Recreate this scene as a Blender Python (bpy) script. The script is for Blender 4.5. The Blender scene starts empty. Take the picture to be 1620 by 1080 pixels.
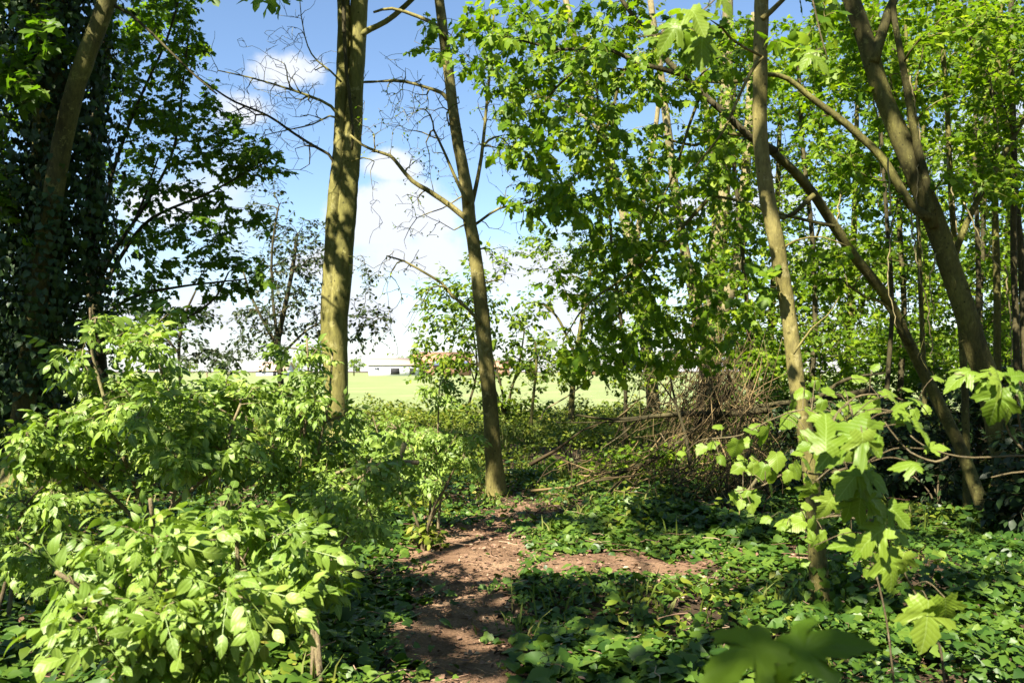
import bpy, math
import numpy as np
from mathutils import Vector
rng = np.random.default_rng(11)
scene = bpy.context.scene
COL = scene.collection
# ------------------------------------------------------------------ camera
F = 1403.0
PITCH = math.atan((587 - 540) / F)
CAM = np.array([0.0, 0.0, 1.6])
FW = np.array([0, math.cos(PITCH), math.sin(PITCH)])
UP = np.array([0, -math.sin(PITCH), math.cos(PITCH)])
RT = np.array([1.0, 0, 0])
cam = bpy.data.cameras.new('camera')
cam.sensor_width = 36; cam.lens = 36 * F / 1620
cam.clip_start = 0.05; cam.clip_end = 6000
cam.dof.use_dof = True; cam.dof.focus_distance = 7.0; cam.dof.aperture_fstop = 5.0
camo = bpy.data.objects.new('camera', cam); COL.objects.link(camo)
camo.location = CAM; camo.rotation_euler = (math.pi / 2 + PITCH, 0, 0)
scene.camera = camo

def P(px, py, d):
    px, py, d = np.broadcast_arrays(np.asarray(px, float), np.asarray(py, float), np.asarray(d, float))
    v = FW + RT * ((px - 810) / F)[..., None] + UP * ((540 - py) / F)[..., None]
    return CAM + v * d[..., None]

def hgt(x, y):
    x = np.asarray(x, float); y = np.asarray(y, float)
    f = 1 - np.clip((y - 22) / 8, 0, 1)
    f = f * np.clip((60 - np.abs(x)) / 10, 0, 1)
    return f * (0.05 * np.sin(.9 * x + .3) * np.cos(.7 * y) + .03 * np.sin(2.3 * x + 1.1 * y) + .015 * np.sin(5.1 * x - 3.7 * y) + 0.02)

def G(px, py):
    v = FW + RT * ((px - 810) / F) + UP * ((540 - py) / F)
    t = -CAM[2] / v[2]
    p = CAM + v * t
    p[2] = hgt(p[0], p[1])
    return p

# ------------------------------------------------------------------ sun, sky
SUN_EL, SUN_AZ = math.radians(46), math.radians(-32)      # behind the camera, to its left
SDIR = np.array([math.sin(SUN_AZ) * math.cos(SUN_EL), -math.cos(SUN_AZ) * math.cos(SUN_EL), math.sin(SUN_EL)])
sun = bpy.data.lights.new('sun', 'SUN'); sun.energy = 5.0; sun.angle = math.radians(0.53); sun.color = (1, .93, .77)
so = bpy.data.objects.new('sun', sun); COL.objects.link(so)
so.rotation_euler = Vector(-SDIR).to_track_quat('-Z', 'Y').to_euler()
so.location = (-20, -30, 40)

world = bpy.data.worlds.new('World'); scene.world = world; world.use_nodes = True
nt = world.node_tree; nt.nodes.clear()
def N(t, kind, **kw):
    n = t.nodes.new(kind)
    for k, v in kw.items(): setattr(n, k, v)
    return n
def math_node(t, op, a, b=None, clamp=False):
    n = N(t, 'ShaderNodeMath', operation=op, use_clamp=clamp)
    for i, v in enumerate((a, b)):
        if v is None: continue
        if isinstance(v, (int, float)): n.inputs[i].default_value = v
        else: t.links.new(v, n.inputs[i])
    return n.outputs[0]
sky = N(nt, 'ShaderNodeTexSky', sky_type='NISHITA', sun_disc=False)
sky.sun_elevation = SUN_EL
sky.sun_rotation = math.atan2(SDIR[0], SDIR[1])
sky.air_density = 1.0; sky.dust_density = 0.15; sky.ozone_density = 3.5
tc = N(nt, 'ShaderNodeTexCoord')
nz = N(nt, 'ShaderNodeTexNoise'); nz.inputs['Scale'].default_value = 9; nz.inputs['Detail'].default_value = 8; nz.inputs['Roughness'].default_value = .6
nt.links.new(tc.outputs['Generated'], nz.inputs['Vector'])
nz2 = N(nt, 'ShaderNodeTexNoise'); nz2.inputs['Scale'].default_value = 3.0; nz2.inputs['Detail'].default_value = 7
nt.links.new(tc.outputs['Generated'], nz2.inputs['Vector'])
dens = None
def cdir(px, py):
    v = P(px, py, 1.0) - CAM
    return v / np.linalg.norm(v)
CLOUDS = [(450, 112, 70, 34), (385, 180, 62, 38), (622, 345, 110, 56), (500, 420, 70, 36), (665, 412, 110, 52), (615, 262, 50, 22), (560, 500, 240, 50), (330, 500, 200, 50),
          (830, 430, 140, 50), (880, 500, 170, 60), (1150, 330, 120, 50), (1330, 430, 160, 60), (1520, 240, 120, 60), (250, 330, 90, 40)]
for (px, py, rx, ry) in CLOUDS:
    c = cdir(px, py)
    s = N(nt, 'ShaderNodeVectorMath', operation='SUBTRACT'); nt.links.new(tc.outputs['Generated'], s.inputs[0]); s.inputs[1].default_value = c
    m = N(nt, 'ShaderNodeVectorMath', operation='MULTIPLY'); nt.links.new(s.outputs[0], m.inputs[0]); m.inputs[1].default_value = (F / rx, F / max(rx, ry) , F / ry)
    l = N(nt, 'ShaderNodeVectorMath', operation='LENGTH'); nt.links.new(m.outputs[0], l.inputs[0])
    d = math_node(nt, 'SUBTRACT', 1.15, l.outputs['Value'])
    dens = d if dens is None else math_node(nt, 'MAXIMUM', dens, d)
dens = math_node(nt, 'ADD', dens, math_node(nt, 'MULTIPLY', math_node(nt, 'SUBTRACT', nz.outputs[0], 0.52), 3.4))
gen = math_node(nt, 'MULTIPLY', math_node(nt, 'SUBTRACT', nz2.outputs[0], 0.66), 4.0)
dens = math_node(nt, 'MAXIMUM', dens, gen)
mask = N(nt, 'ShaderNodeMapRange', interpolation_type='SMOOTHSTEP')
nt.links.new(dens, mask.inputs[0]); mask.inputs[1].default_value = 0.0; mask.inputs[2].default_value = .7
sep = N(nt, 'ShaderNodeSeparateXYZ'); nt.links.new(tc.outputs['Generated'], sep.inputs[0])
hz = N(nt, 'ShaderNodeMapRange'); nt.links.new(sep.outputs['Z'], hz.inputs[0]); hz.inputs[1].default_value = 0.0; hz.inputs[2].default_value = .17; hz.inputs[3].default_value = .65; hz.inputs[4].default_value = 0
tot = math_node(nt, 'MAXIMUM', mask.outputs[0], hz.outputs[0])
mix = N(nt, 'ShaderNodeMix', data_type='RGBA')
nt.links.new(tot, mix.inputs[0]); nt.links.new(sky.outputs[0], mix.inputs[6]); mix.inputs[7].default_value = (4.5, 4.75, 5.2, 1)
bg = N(nt, 'ShaderNodeBackground'); bg.inputs[1].default_value = 0.052
nt.links.new(mix.outputs[2], bg.inputs[0])
wo = N(nt, 'ShaderNodeOutputWorld'); nt.links.new(bg.outputs[0], wo.inputs[0])
scene.view_settings.view_transform = 'Standard'; scene.view_settings.look = 'None'
scene.view_settings.exposure = 2.05; scene.view_settings.gamma = 1
cy = scene.cycles
cy.max_bounces = 4; cy.diffuse_bounces = 2; cy.glossy_bounces = 1; cy.transmission_bounces = 2; cy.transparent_max_bounces = 4
cy.caustics_reflective = False; cy.caustics_refractive = False

# ------------------------------------------------------------------ materials
def newmat(name):
    m = bpy.data.materials.new(name); m.use_nodes = True
    t = m.node_tree; t.nodes.clear()
    o = N(t, 'ShaderNodeOutputMaterial')
    return m, t, o
def ramp(t, fac, cols):
    r = N(t, 'ShaderNodeValToRGB')
    el = r.color_ramp.elements
    while len(el) < len(cols): el.new(0.5)
    for e, (p, c) in zip(el, cols):
        e.position = p; e.color = (*c, 1)
    if fac is not None: t.links.new(fac, r.inputs[0])
    return r.outputs[0]
def leafmat(name, cols, trans=.35, rough=.42, spec=.5, tr_tint=(1.25, 1.35, .55), veins=False):
    m, t, o = newmat(name)
    a = N(t, 'ShaderNodeAttribute', attribute_name='rnd')
    n = len(cols)
    c = ramp(t, a.outputs['Fac'], [(i / max(1, n - 1), x) for i, x in enumerate(cols)])
    if veins:
        uv = N(t, 'ShaderNodeUVMap'); uv.uv_map = 'uv'
        w = N(t, 'ShaderNodeSeparateXYZ'); t.links.new(uv.outputs[0], w.inputs[0])
        ay = math_node(t, 'ABSOLUTE', w.outputs[1])
        mid = math_node(t, 'LESS_THAN', ay, .012)
        ph = math_node(t, 'SUBTRACT', w.outputs[0], math_node(t, 'MULTIPLY', ay, .8))
        fr = math_node(t, 'FRACT', math_node(t, 'MULTIPLY', ph, 9.0))
        side = math_node(t, 'LESS_THAN', math_node(t, 'ABSOLUTE', math_node(t, 'SUBTRACT', fr, .5)), .055)
        vv = math_node(t, 'MAXIMUM', mid, math_node(t, 'MULTIPLY', side, .6))
        mx = N(t, 'ShaderNodeMix', data_type='RGBA'); t.links.new(math_node(t, 'MULTIPLY', vv, .5), mx.inputs[0]); t.links.new(c, mx.inputs[6])
        mx.inputs[7].default_value = (.3, .4, .12, 1); c = mx.outputs[2]
        bmp = N(t, 'ShaderNodeBump'); bmp.inputs['Strength'].default_value = .25; bmp.inputs['Distance'].default_value = .004
        t.links.new(math_node(t, 'ABSOLUTE', math_node(t, 'SUBTRACT', fr, .5)), bmp.inputs['Height'])
    p = N(t, 'ShaderNodeBsdfPrincipled'); t.links.new(c, p.inputs['Base Color'])
    p.inputs['Roughness'].default_value = rough; p.inputs['Specular IOR Level'].default_value = spec
    if veins: t.links.new(bmp.outputs[0], p.inputs['Normal'])
    tr = N(t, 'ShaderNodeBsdfTranslucent')
    g = N(t, 'ShaderNodeMix', data_type='RGBA', blend_type='MULTIPLY'); g.inputs[0].default_value = 1
    t.links.new(c, g.inputs[6]); g.inputs[7].default_value = (*tr_tint, 1); t.links.new(g.outputs[2], tr.inputs[0])
    s = N(t, 'ShaderNodeMixShader'); s.inputs[0].default_value = trans
    t.links.new(p.outputs[0], s.inputs[1]); t.links.new(tr.outputs[0], s.inputs[2]); t.links.new(s.outputs[0], o.inputs[0])
    return m
def noise(t, scale, detail=6, rough=.6, vec=None):
    n = N(t, 'ShaderNodeTexNoise'); n.inputs['Scale'].default_value = scale; n.inputs['Detail'].default_value = detail; n.inputs['Roughness'].default_value = rough
    if vec is not None: t.links.new(vec, n.inputs['Vector'])
    return n.outputs[0]
def barkmat(name, c1, c2, c3, scale=6, bump=.5):
    m, t, o = newmat(name)
    tc = N(t, 'ShaderNodeTexCoord')
    mp = N(t, 'ShaderNodeMapping'); mp.inputs['Scale'].default_value = (1, 1, .35); t.links.new(tc.outputs['Object'], mp.inputs[0])
    big = noise(t, scale * .5, 5, .6, mp.outputs[0]); fine = noise(t, scale * 7, 6, .7, mp.outputs[0])
    c = ramp(t, big, [(.32, c1), (.5, c2), (.66, c3)])
    spot = N(t, 'ShaderNodeTexVoronoi'); spot.inputs['Scale'].default_value = scale * 2.2; t.links.new(tc.outputs['Object'], spot.inputs['Vector'])
    lich = noise(t, scale * 1.7, 4, .7, tc.outputs['Object'])
    m1 = N(t, 'ShaderNodeMix', data_type='RGBA'); t.links.new(math_node(t, 'MULTIPLY', math_node(t, 'GREATER_THAN', lich, .6), .45), m1.inputs[0]); t.links.new(c, m1.inputs[6]); m1.inputs[7].default_value = (c3[0] * 1.5, c3[1] * 1.55, c3[2] * 2.0, 1)
    m2 = N(t, 'ShaderNodeMix', data_type='RGBA'); t.links.new(math_node(t, 'MULTIPLY', math_node(t, 'LESS_THAN', spot.outputs['Distance'], .13), .7), m2.inputs[0]); t.links.new(m1.outputs[2], m2.inputs[6]); m2.inputs[7].default_value = (c1[0] * .4, c1[1] * .4, c1[2] * .4, 1)
    c = m2.outputs[2]
    mx = N(t, 'ShaderNodeMix', data_type='RGBA', blend_type='MULTIPLY'); mx.inputs[0].default_value = .85
    t.links.new(c, mx.inputs[6])
    t.links.new(ramp(t, fine, [(.3, (.45, .45, .45)), (.6, (1.1, 1.1, 1.05))]), mx.inputs[7])
    p = N(t, 'ShaderNodeBsdfPrincipled'); p.inputs['Roughness'].default_value = .85; p.inputs['Specular IOR Level'].default_value = .25
    t.links.new(mx.outputs[2], p.inputs['Base Color'])
    b = N(t, 'ShaderNodeBump'); b.inputs['Strength'].default_value = bump; b.inputs['Distance'].default_value = .02
    t.links.new(math_node(t, 'ADD', fine, big), b.inputs['Height']); t.links.new(b.outputs[0], p.inputs['Normal'])
    t.links.new(p.outputs[0], o.inputs[0])
    return m
def plain(name, cols, scale=8, rough=.9, bump=0.0, attr=False):
    m, t, o = newmat(name)
    if attr:
        a = N(t, 'ShaderNodeAttribute', attribute_name='rnd'); fac = a.outputs['Fac']
    else:
        tc = N(t, 'ShaderNodeTexCoord'); fac = noise(t, scale, 8, .65, tc.outputs['Object'])
    p = N(t, 'ShaderNodeBsdfPrincipled'); p.inputs['Roughness'].default_value = rough; p.inputs['Specular IOR Level'].default_value = .3
    t.links.new(ramp(t, fac, cols), p.inputs['Base Color'])
    if bump and not attr:
        b = N(t, 'ShaderNodeBump'); b.inputs['Strength'].default_value = bump; b.inputs['Distance'].default_value = .03
        t.links.new(fac, b.inputs['Height']); t.links.new(b.outputs[0], p.inputs['Normal'])
    t.links.new(p.outputs[0], o.inputs[0])
    return m

M = {}
M['maple'] = leafmat('maple_leaf', [(0.0569, 0.1223, 0.005), (0.1015, 0.1835, 0.0074), (0.1725, 0.2621, 0.0111), (0.2639, 0.3319, 0.0173)], .52, .5, .3)
M['maple_near'] = leafmat('sapling_leaf', [(.10, .17, .012), (.14, .215, .018), (.18, .25, .03)], .4, .45, .35, veins=True)
M['sycamore'] = leafmat('sycamore_leaf', [(0.0514, 0.1151, 0.007), (0.0887, 0.1675, 0.0099), (0.1401, 0.2303, 0.0142)], .52, .5, .3)
M['elder'] = leafmat('elder_leaf', [(0.0906, 0.1596, 0.0194), (0.139, 0.2223, 0.0291), (0.1933, 0.285, 0.0407), (0.2719, 0.342, 0.063)], .36, .48, .45, veins=True)
M['ivy'] = leafmat('ivy_leaf', [(0.013, 0.0338, 0.0078), (0.0234, 0.052, 0.0104), (0.039, 0.078, 0.0156)], .12, .5, .3)
M['carpet'] = leafmat('ivy_carpet_leaf', [(0.0175, 0.0484, 0.0052), (0.0401, 0.0898, 0.0086), (0.0752, 0.1324, 0.0138), (0.1127, 0.167, 0.019)], .25, .48, .42)
M['herb'] = leafmat('herb_leaf', [(0.0534, 0.0896, 0.0064), (0.0934, 0.1376, 0.0101), (0.1467, 0.1794, 0.0166), (0.2134, 0.2033, 0.0322)], .32, .55, .3)
M['small'] = leafmat('hawthorn_leaf', [(0.0497, 0.1041, 0.0052), (0.0995, 0.1711, 0.0083), (0.1659, 0.2306, 0.0125), (0.2406, 0.2751, 0.0208)], .42, .5, .3)
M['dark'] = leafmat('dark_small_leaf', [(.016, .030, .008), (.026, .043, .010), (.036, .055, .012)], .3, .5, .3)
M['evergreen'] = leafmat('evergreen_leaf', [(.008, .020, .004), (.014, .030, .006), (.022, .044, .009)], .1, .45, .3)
M['grassblade'] = leafmat('grass_blade', [(.07, .10, .012), (.11, .15, .02), (.22, .19, .07)], .3, .6, .25)
M['litter'] = plain('dead_leaf', [(0, (.05, .028, .018)), (.4, (.13, .07, .045)), (.75, (.24, .15, .10)), (1, (.36, .26, .17))], attr=True)
M['straw'] = plain('dead_stick', [(0, (.03, .02, .009)), (.5, (.065, .045, .019)), (1, (.24, .17, .075))], attr=True)
M['bark'] = barkmat('bark_olive', (.06, .053, .014), (.14, .12, .036), (.21, .18, .065))
M['bark_big'] = barkmat('bark_smooth_mossy', (.055, .055, .012), (.135, .125, .032), (.20, .18, .06), 4)
M['bark_dark'] = barkmat('bark_dark', (.025, .022, .010), (.05, .042, .018), (.085, .072, .03))
M['bark_moss'] = barkmat('bark_moss', (.045, .04, .013), (.10, .09, .026), (.15, .14, .035))
M['bark_pale'] = barkmat('bark_pale', (.10, .085, .04), (.19, .16, .08), (.28, .235, .125))
M['twig'] = barkmat('bark_twig', (.06, .045, .025), (.11, .085, .045), (.16, .13, .07), 10)
M['stem'] = barkmat('elder_stem', (.11, .08, .045), (.18, .14, .08), (.22, .2, .09), 14)

def soilmat():
    m, t, o = newmat('woodland_soil')
    tc = N(t, 'ShaderNodeTexCoord')
    a = noise(t, 1.3, 8, .65, tc.outputs['Object']); f = noise(t, 38, 8, .75, tc.outputs['Object'])
    c = ramp(t, a, [(.3, (.035, .026, .016)), (.55, (.075, .05, .032)), (.75, (.06, .065, .025))])
    mx = N(t, 'ShaderNodeMix', data_type='RGBA', blend_type='MULTIPLY'); mx.inputs[0].default_value = .9
    t.links.new(c, mx.inputs[6]); t.links.new(ramp(t, f, [(.3, (.4, .4, .4)), (.7, (1.5, 1.4, 1.3))]), mx.inputs[7])
    p = N(t, 'ShaderNodeBsdfPrincipled'); p.inputs['Roughness'].default_value = .95; p.inputs['Specular IOR Level'].default_value = .15
    t.links.new(mx.outputs[2], p.inputs['Base Color'])
    b = N(t, 'ShaderNodeBump'); b.inputs['Strength'].default_value = .8; b.inputs['Distance'].default_value = .03
    t.links.new(f, b.inputs['Height']); t.links.new(b.outputs[0], p.inputs['Normal']); t.links.new(p.outputs[0], o.inputs[0])
    return m
def pathmat():
    m, t, o = newmat('path_litter')
    tc = N(t, 'ShaderNodeTexCoord')
    a = noise(t, 2.2, 6, .6, tc.outputs['Object']); f = noise(t, 60, 8, .8, tc.outputs['Object'])
    c = ramp(t, a, [(.3, (.115, .068, .040)), (.5, (.24, .150, .094)), (.7, (.36, .24, .155))])
    mx = N(t, 'ShaderNodeMix', data_type='RGBA', blend_type='MULTIPLY'); mx.inputs[0].default_value = .9
    t.links.new(c, mx.inputs[6]); t.links.new(ramp(t, f, [(.35, (.35, .33, .32)), (.6, (1.15, 1.1, 1.05))]), mx.inputs[7])
    p = N(t, 'ShaderNodeBsdfPrincipled'); p.inputs['Roughness'].default_value = .95; p.inputs['Specular IOR Level'].default_value = .15
    t.links.new(mx.outputs[2], p.inputs['Base Color'])
    b = N(t, 'ShaderNodeBump'); b.inputs['Strength'].default_value = 1; b.inputs['Distance'].default_value = .02
    t.links.new(f, b.inputs['Height']); t.links.new(b.outputs[0], p.inputs['Normal']); t.links.new(p.outputs[0], o.inputs[0])
    return m
def fieldmat():
    m, t, o = newmat('young_crop')
    tc = N(t, 'ShaderNodeTexCoord')
    mp = N(t, 'ShaderNodeMapping'); mp.inputs['Scale'].default_value = (.25, 1.0, 1); t.links.new(tc.outputs['Object'], mp.inputs[0])
    a = noise(t, .12, 6, .6, tc.outputs['Object']); f = noise(t, 6, 8, .75, mp.outputs[0]); e = noise(t, .5, 6, .7, tc.outputs['Object'])
    sp = N(t, 'ShaderNodeSeparateXYZ'); t.links.new(tc.outputs['Object'], sp.inputs[0])
    c = ramp(t, a, [(.3, (.165, .21, .085)), (.5, (.20, .24, .105)), (.7, (.25, .275, .135))])
    edge = math_node(t, 'ADD', math_node(t, 'DIVIDE', math_node(t, 'SUBTRACT', sp.outputs['Y'], 26.0), 11.0), math_node(t, 'MULTIPLY', math_node(t, 'SUBTRACT', e, .5), 1.6), True)
    mx0 = N(t, 'ShaderNodeMix', data_type='RGBA'); t.links.new(edge, mx0.inputs[0]); mx0.inputs[6].default_value = (.23, .195, .095, 1); t.links.new(c, mx0.inputs[7])
    mx = N(t, 'ShaderNodeMix', data_type='RGBA', blend_type='MULTIPLY'); mx.inputs[0].default_value = .8
    t.links.new(mx0.outputs[2], mx.inputs[6]); t.links.new(ramp(t, f, [(.3, (.6, .6, .55)), (.65, (1.1, 1.1, 1.05))]), mx.inputs[7])
    p = N(t, 'ShaderNodeBsdfPrincipled'); p.inputs['Roughness'].default_value = 1; p.inputs['Specular IOR Level'].default_value = .1
    t.links.new(mx.outputs[2], p.inputs['Base Color'])
    b = N(t, 'ShaderNodeBump'); b.inputs['Strength'].default_value = .7; b.inputs['Distance'].default_value = .1
    t.links.new(f, b.inputs['Height']); t.links.new(b.outputs[0], p.inputs['Normal']); t.links.new(p.outputs[0], o.inputs[0])
    return m
M['soil'], M['path'], M['field'] = soilmat(), pathmat(), fieldmat()

# ------------------------------------------------------------------ mesh helpers
class MB:
    """collects vertices and polygons of one mesh"""
    def __init__(s): s.v = []; s.l = []; s.t = []; s.r = []; s.u = []; s.n = 0
    def add(s, verts, loops, totals, rnd=None, uv=None):
        verts = np.asarray(verts, float).reshape(-1, 3)
        s.v.append(verts); s.l.append(np.asarray(loops, np.int64).ravel() + s.n); s.t.append(np.asarray(totals, np.int64).ravel())
        s.r.append(np.full(len(verts), .5) if rnd is None else np.asarray(rnd, float))
        s.u.append(np.zeros((len(verts), 2)) if uv is None else uv)
        s.n += len(verts)
    def tube(s, pts, rad, k=6, cap=True, lump=0.0, rnd=None):
        pts = np.asarray(pts, float); m = len(pts)
        rad = np.broadcast_to(np.asarray(rad, float), (m,))
        T = np.gradient(pts, axis=0); T /= np.linalg.norm(T, axis=1)[:, None] + 1e-9
        ref = np.array([0.3, 1, 0.1]) if abs(T.mean(0)[1]) < .8 else np.array([1, .2, .1])
        U = np.cross(T, ref); U /= np.linalg.norm(U, axis=1)[:, None] + 1e-9
        W = np.cross(T, U)
        a = np.arange(k) * 2 * math.pi / k
        R = rad[:, None] * np.ones(k)
        if lump:
            ph = rng.uniform(0, 6.28, 4)
            sl = np.arange(m)[:, None]
            R = R * (1 + lump * (np.sin(2 * a + ph[0] + .13 * sl) + .7 * np.sin(3 * a + ph[1] - .21 * sl) + .5 * np.sin(a * 5 + ph[2] + .5 * sl) + .6 * np.sin(ph[3] + .37 * sl)))
        if lump: R = R * (1 + rng.normal(0, .022, R.shape))
        V = pts[:, None] + R[..., None] * (np.cos(a)[None, :, None] * U[:, None] + np.sin(a)[None, :, None] * W[:, None])
        i = np.arange(m - 1)[:, None] * k; j = np.arange(k)[None]; jn = (j + 1) % k
        Q = np.stack([i + j, i + jn, i + k + jn, i + k + j], -1).reshape(-1, 4)
        L = Q.ravel(); Tt = np.full(len(Q), 4)
        if cap:
            L = np.concatenate([L, np.arange(k)[::-1], (m - 1) * k + np.arange(k)]); Tt = np.concatenate([Tt, [k, k]])
        n = m * k
        s.add(V.reshape(-1, 3), L, Tt, None if rnd is None else np.full(n, rnd))
    def box(s, x0, x1, y0, y1, z0, z1):
        v = [(x0, y0, z0), (x1, y0, z0), (x1, y1, z0), (x0, y1, z0), (x0, y0, z1), (x1, y0, z1), (x1, y1, z1), (x0, y1, z1)]
        s.add(v, [0, 3, 2, 1, 4, 5, 6, 7, 0, 1, 5, 4, 1, 2, 6, 5, 2, 3, 7, 6, 3, 0, 4, 7], [4] * 6)
    def leaves(s, tmpl, pos, dirv, nrm, size, rnd=None):
        """tmpl = (variants (q,k,3), loops, totals)"""
        pos = np.asarray(pos, float).reshape(-1, 3); n = len(pos)
        if n == 0: return
        tv, tl, tt = tmpl
        k = tv.shape[1]
        x = dirv / (np.linalg.norm(dirv, axis=1)[:, None] + 1e-9)
        z = nrm - (nrm * x).sum(1)[:, None] * x; z /= np.linalg.norm(z, axis=1)[:, None] + 1e-9
        y = np.cross(z, x)
        t = tv[rng.integers(0, len(tv), n)] * np.broadcast_to(np.asarray(size, float), (n,))[:, None, None]
        V = pos[:, None] + t[..., 0:1] * x[:, None] + t[..., 1:2] * y[:, None] + t[..., 2:3] * z[:, None]
        L = (np.arange(n)[:, None] * k + tl[None]).ravel()
        T = np.tile(tt, n)
        if rnd is None: rnd = np.clip(rng.normal(.45, .25, n), 0, 1)
        uv = np.tile(tv[0][:, :2], (n, 1))
        s.add(V.reshape(-1, 3), L, T, np.repeat(rnd, k), uv)
    def build(s, name, mat, parent=None, base=None, smooth=False, uv=False):
        me = bpy.data.meshes.new(name)
        v = np.concatenate(s.v); l = np.concatenate(s.l); t = np.concatenate(s.t)
        if base is not None: v = v - np.asarray(base)
        me.vertices.add(len(v)); me.loops.add(len(l)); me.polygons.add(len(t))
        me.vertices.foreach_set('co', v.astype(np.float32).ravel())
        me.loops.foreach_set('vertex_index', l.astype(np.int32))
        me.polygons.foreach_set('loop_start', (np.cumsum(t) - t).astype(np.int32))
        if smooth: me.polygons.foreach_set('use_smooth', np.ones(len(t), bool))
        a = me.attributes.new('rnd', 'FLOAT', 'POINT'); a.data.foreach_set('value', np.concatenate(s.r).astype(np.float32))
        if uv:
            lay = me.uv_layers.new(name='uv'); lay.data.foreach_set('uv', np.concatenate(s.u)[l].astype(np.float32).ravel())
        me.update(calc_edges=True)
        me.materials.append(mat)
        o = bpy.data.objects.new(name, me); COL.objects.link(o)
        if parent is not None: o.parent = parent
        elif base is not None: o.location = base
        return o

def thing(name, label, cat, base, group=None):
    o = bpy.data.objects.new(name, None); COL.objects.link(o); o.location = base; o.empty_display_size = .2
    o['label'] = label; o['category'] = cat
    if group: o['group'] = group
    return o
def tag(o, label=None, cat=None, group=None, kind=None):
    for k, v in (('label', label), ('category', cat), ('group', group), ('kind', kind)):
        if v: o[k] = v
    return o

# ------------------------------------------------------------------ leaf templates
def variants(base, loops, totals, q=4, curl=.25, fold=.2, wav=.04):
    base = np.asarray(base, float)
    out = []
    for i in range(q):
        c = curl * rng.uniform(.3, 1.5); f = fold * rng.uniform(-.3, 1.3); tw = rng.uniform(-.15, .15)
        b = base.copy(); x, y = b[:, 0], b[:, 1]
        z = -c * x * x + f * np.abs(y) - .3 * c * y * y * 4 + tw * x * y + wav * np.sin(7 * x + 5 * y + i * 2.1)
        b[:, 2] += z; out.append(b)
    return np.array(out), np.asarray(loops), np.asarray(totals)
def fan(half, q=4, ring=False, center=(.25, 0), **kw):
    half = [tuple(p) for p in half]
    outl = half + [(x, -y) for x, y in reversed(half[1:-1])]
    n = len(outl)
    if not ring:
        v = [(*p, 0) for p in outl] + [(*center, 0)]
        L = []
        for i in range(n): L += [(i + 1) % n, i, n]
        return variants(v, L, [3] * n, q, **kw)
    v = [(*p, 0) for p in outl] + [((p[0] + center[0]) / 2, (p[1] + center[1]) / 2, 0) for p in outl] + [(*center, 0)]
    L = []; T = []
    for i in range(n):
        j = (i + 1) % n
        L += [j, i, n + i, n + j]; T.append(4)
        L += [n + j, n + i, 2 * n]; T.append(3)
    return variants(v, L, T, q, **kw)
def oval(w=.5, m=4, q=4, tip=1.5, **kw):
    """midrib strip leaf: m cross sections between base and tip"""
    v = [(0, 0, 0)]; L = []; T = []
    xs = (np.arange(1, m + 1)) / (m + 1)
    for x in xs:
        h = w / 2 * math.sin(math.pi * x ** .8) ** .75 * (1 if x < .6 else 1 - .25 * (x - .6) / .4)
        v += [(x, h, 0), (x, 0, 0), (x, -h, 0)]
    v.append((1, 0, 0)); e = len(v) - 1
    L += [0, 2, 1, 0, 3, 2]; T += [3, 3]
    for i in range(m - 1):
        a = 1 + 3 * i; b = a + 3
        L += [a, a + 1, b + 1, b, a + 1, a + 2, b + 2, b + 1]; T += [4, 4]
    a = 1 + 3 * (m - 1)
    L += [a, a + 1, e, a + 1, a + 2, e]; T += [3, 3]
    return variants(v, L, T, q, **kw)
KITE = variants([(0, 0, 0), (.45, .3, 0), (1, 0, 0), (.45, -.3, 0)], [0, 2, 1, 0, 3, 2], [3, 3], 4, curl=.2, fold=.3)
OVAL = oval(.62, 2)
OVAL_FINE = oval(.56, 5, 8, curl=.55, fold=.4, wav=.03)
ROUND = fan([(0, 0), (.05, .28), (.32, .46), (.62, .40), (.85, .2), (1.0, 0)], 5, curl=.25)
MAPLE_HALF = [(0, 0), (-.10, .30), (.14, .27), (.36, .58), (.44, .26), (.70, .27), (1.0, 0)]
MAPLE = fan(MAPLE_HALF, 6, curl=.3, fold=.12)
MAPLE_FINE = fan([(0, 0), (-.06, .10), (-.14, .20), (-.06, .27), (-.10, .38), (.05, .36), (.16, .29), (.22, .42), (.30, .46), (.33, .57), (.47, .64), (.47, .52), (.54, .45),
                  (.46, .36), (.45, .22), (.58, .26), (.66, .31), (.72, .25), (.82, .22), (.84, .14), (.93, .10), (1.0, 0)], 8, True, curl=.55, fold=.25, wav=.04)
HAZEL_FINE = fan([(0, 0), (-.06, .12), (-.08, .24), (.02, .36), (.12, .35), (.17, .42), (.28, .46), (.36, .56), (.42, .44), (.50, .40), (.60, .42), (.68, .36), (.74, .26), (.83, .22), (.90, .10), (1, 0)], 8, True, curl=.5, fold=.35, wav=.04)
IVY = fan([(0, 0), (-.12, .22), (.0, .42), (.2, .36), (.40, .42), (.58, .28), (1.0, 0)], 6, curl=.3, fold=.25)
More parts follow.
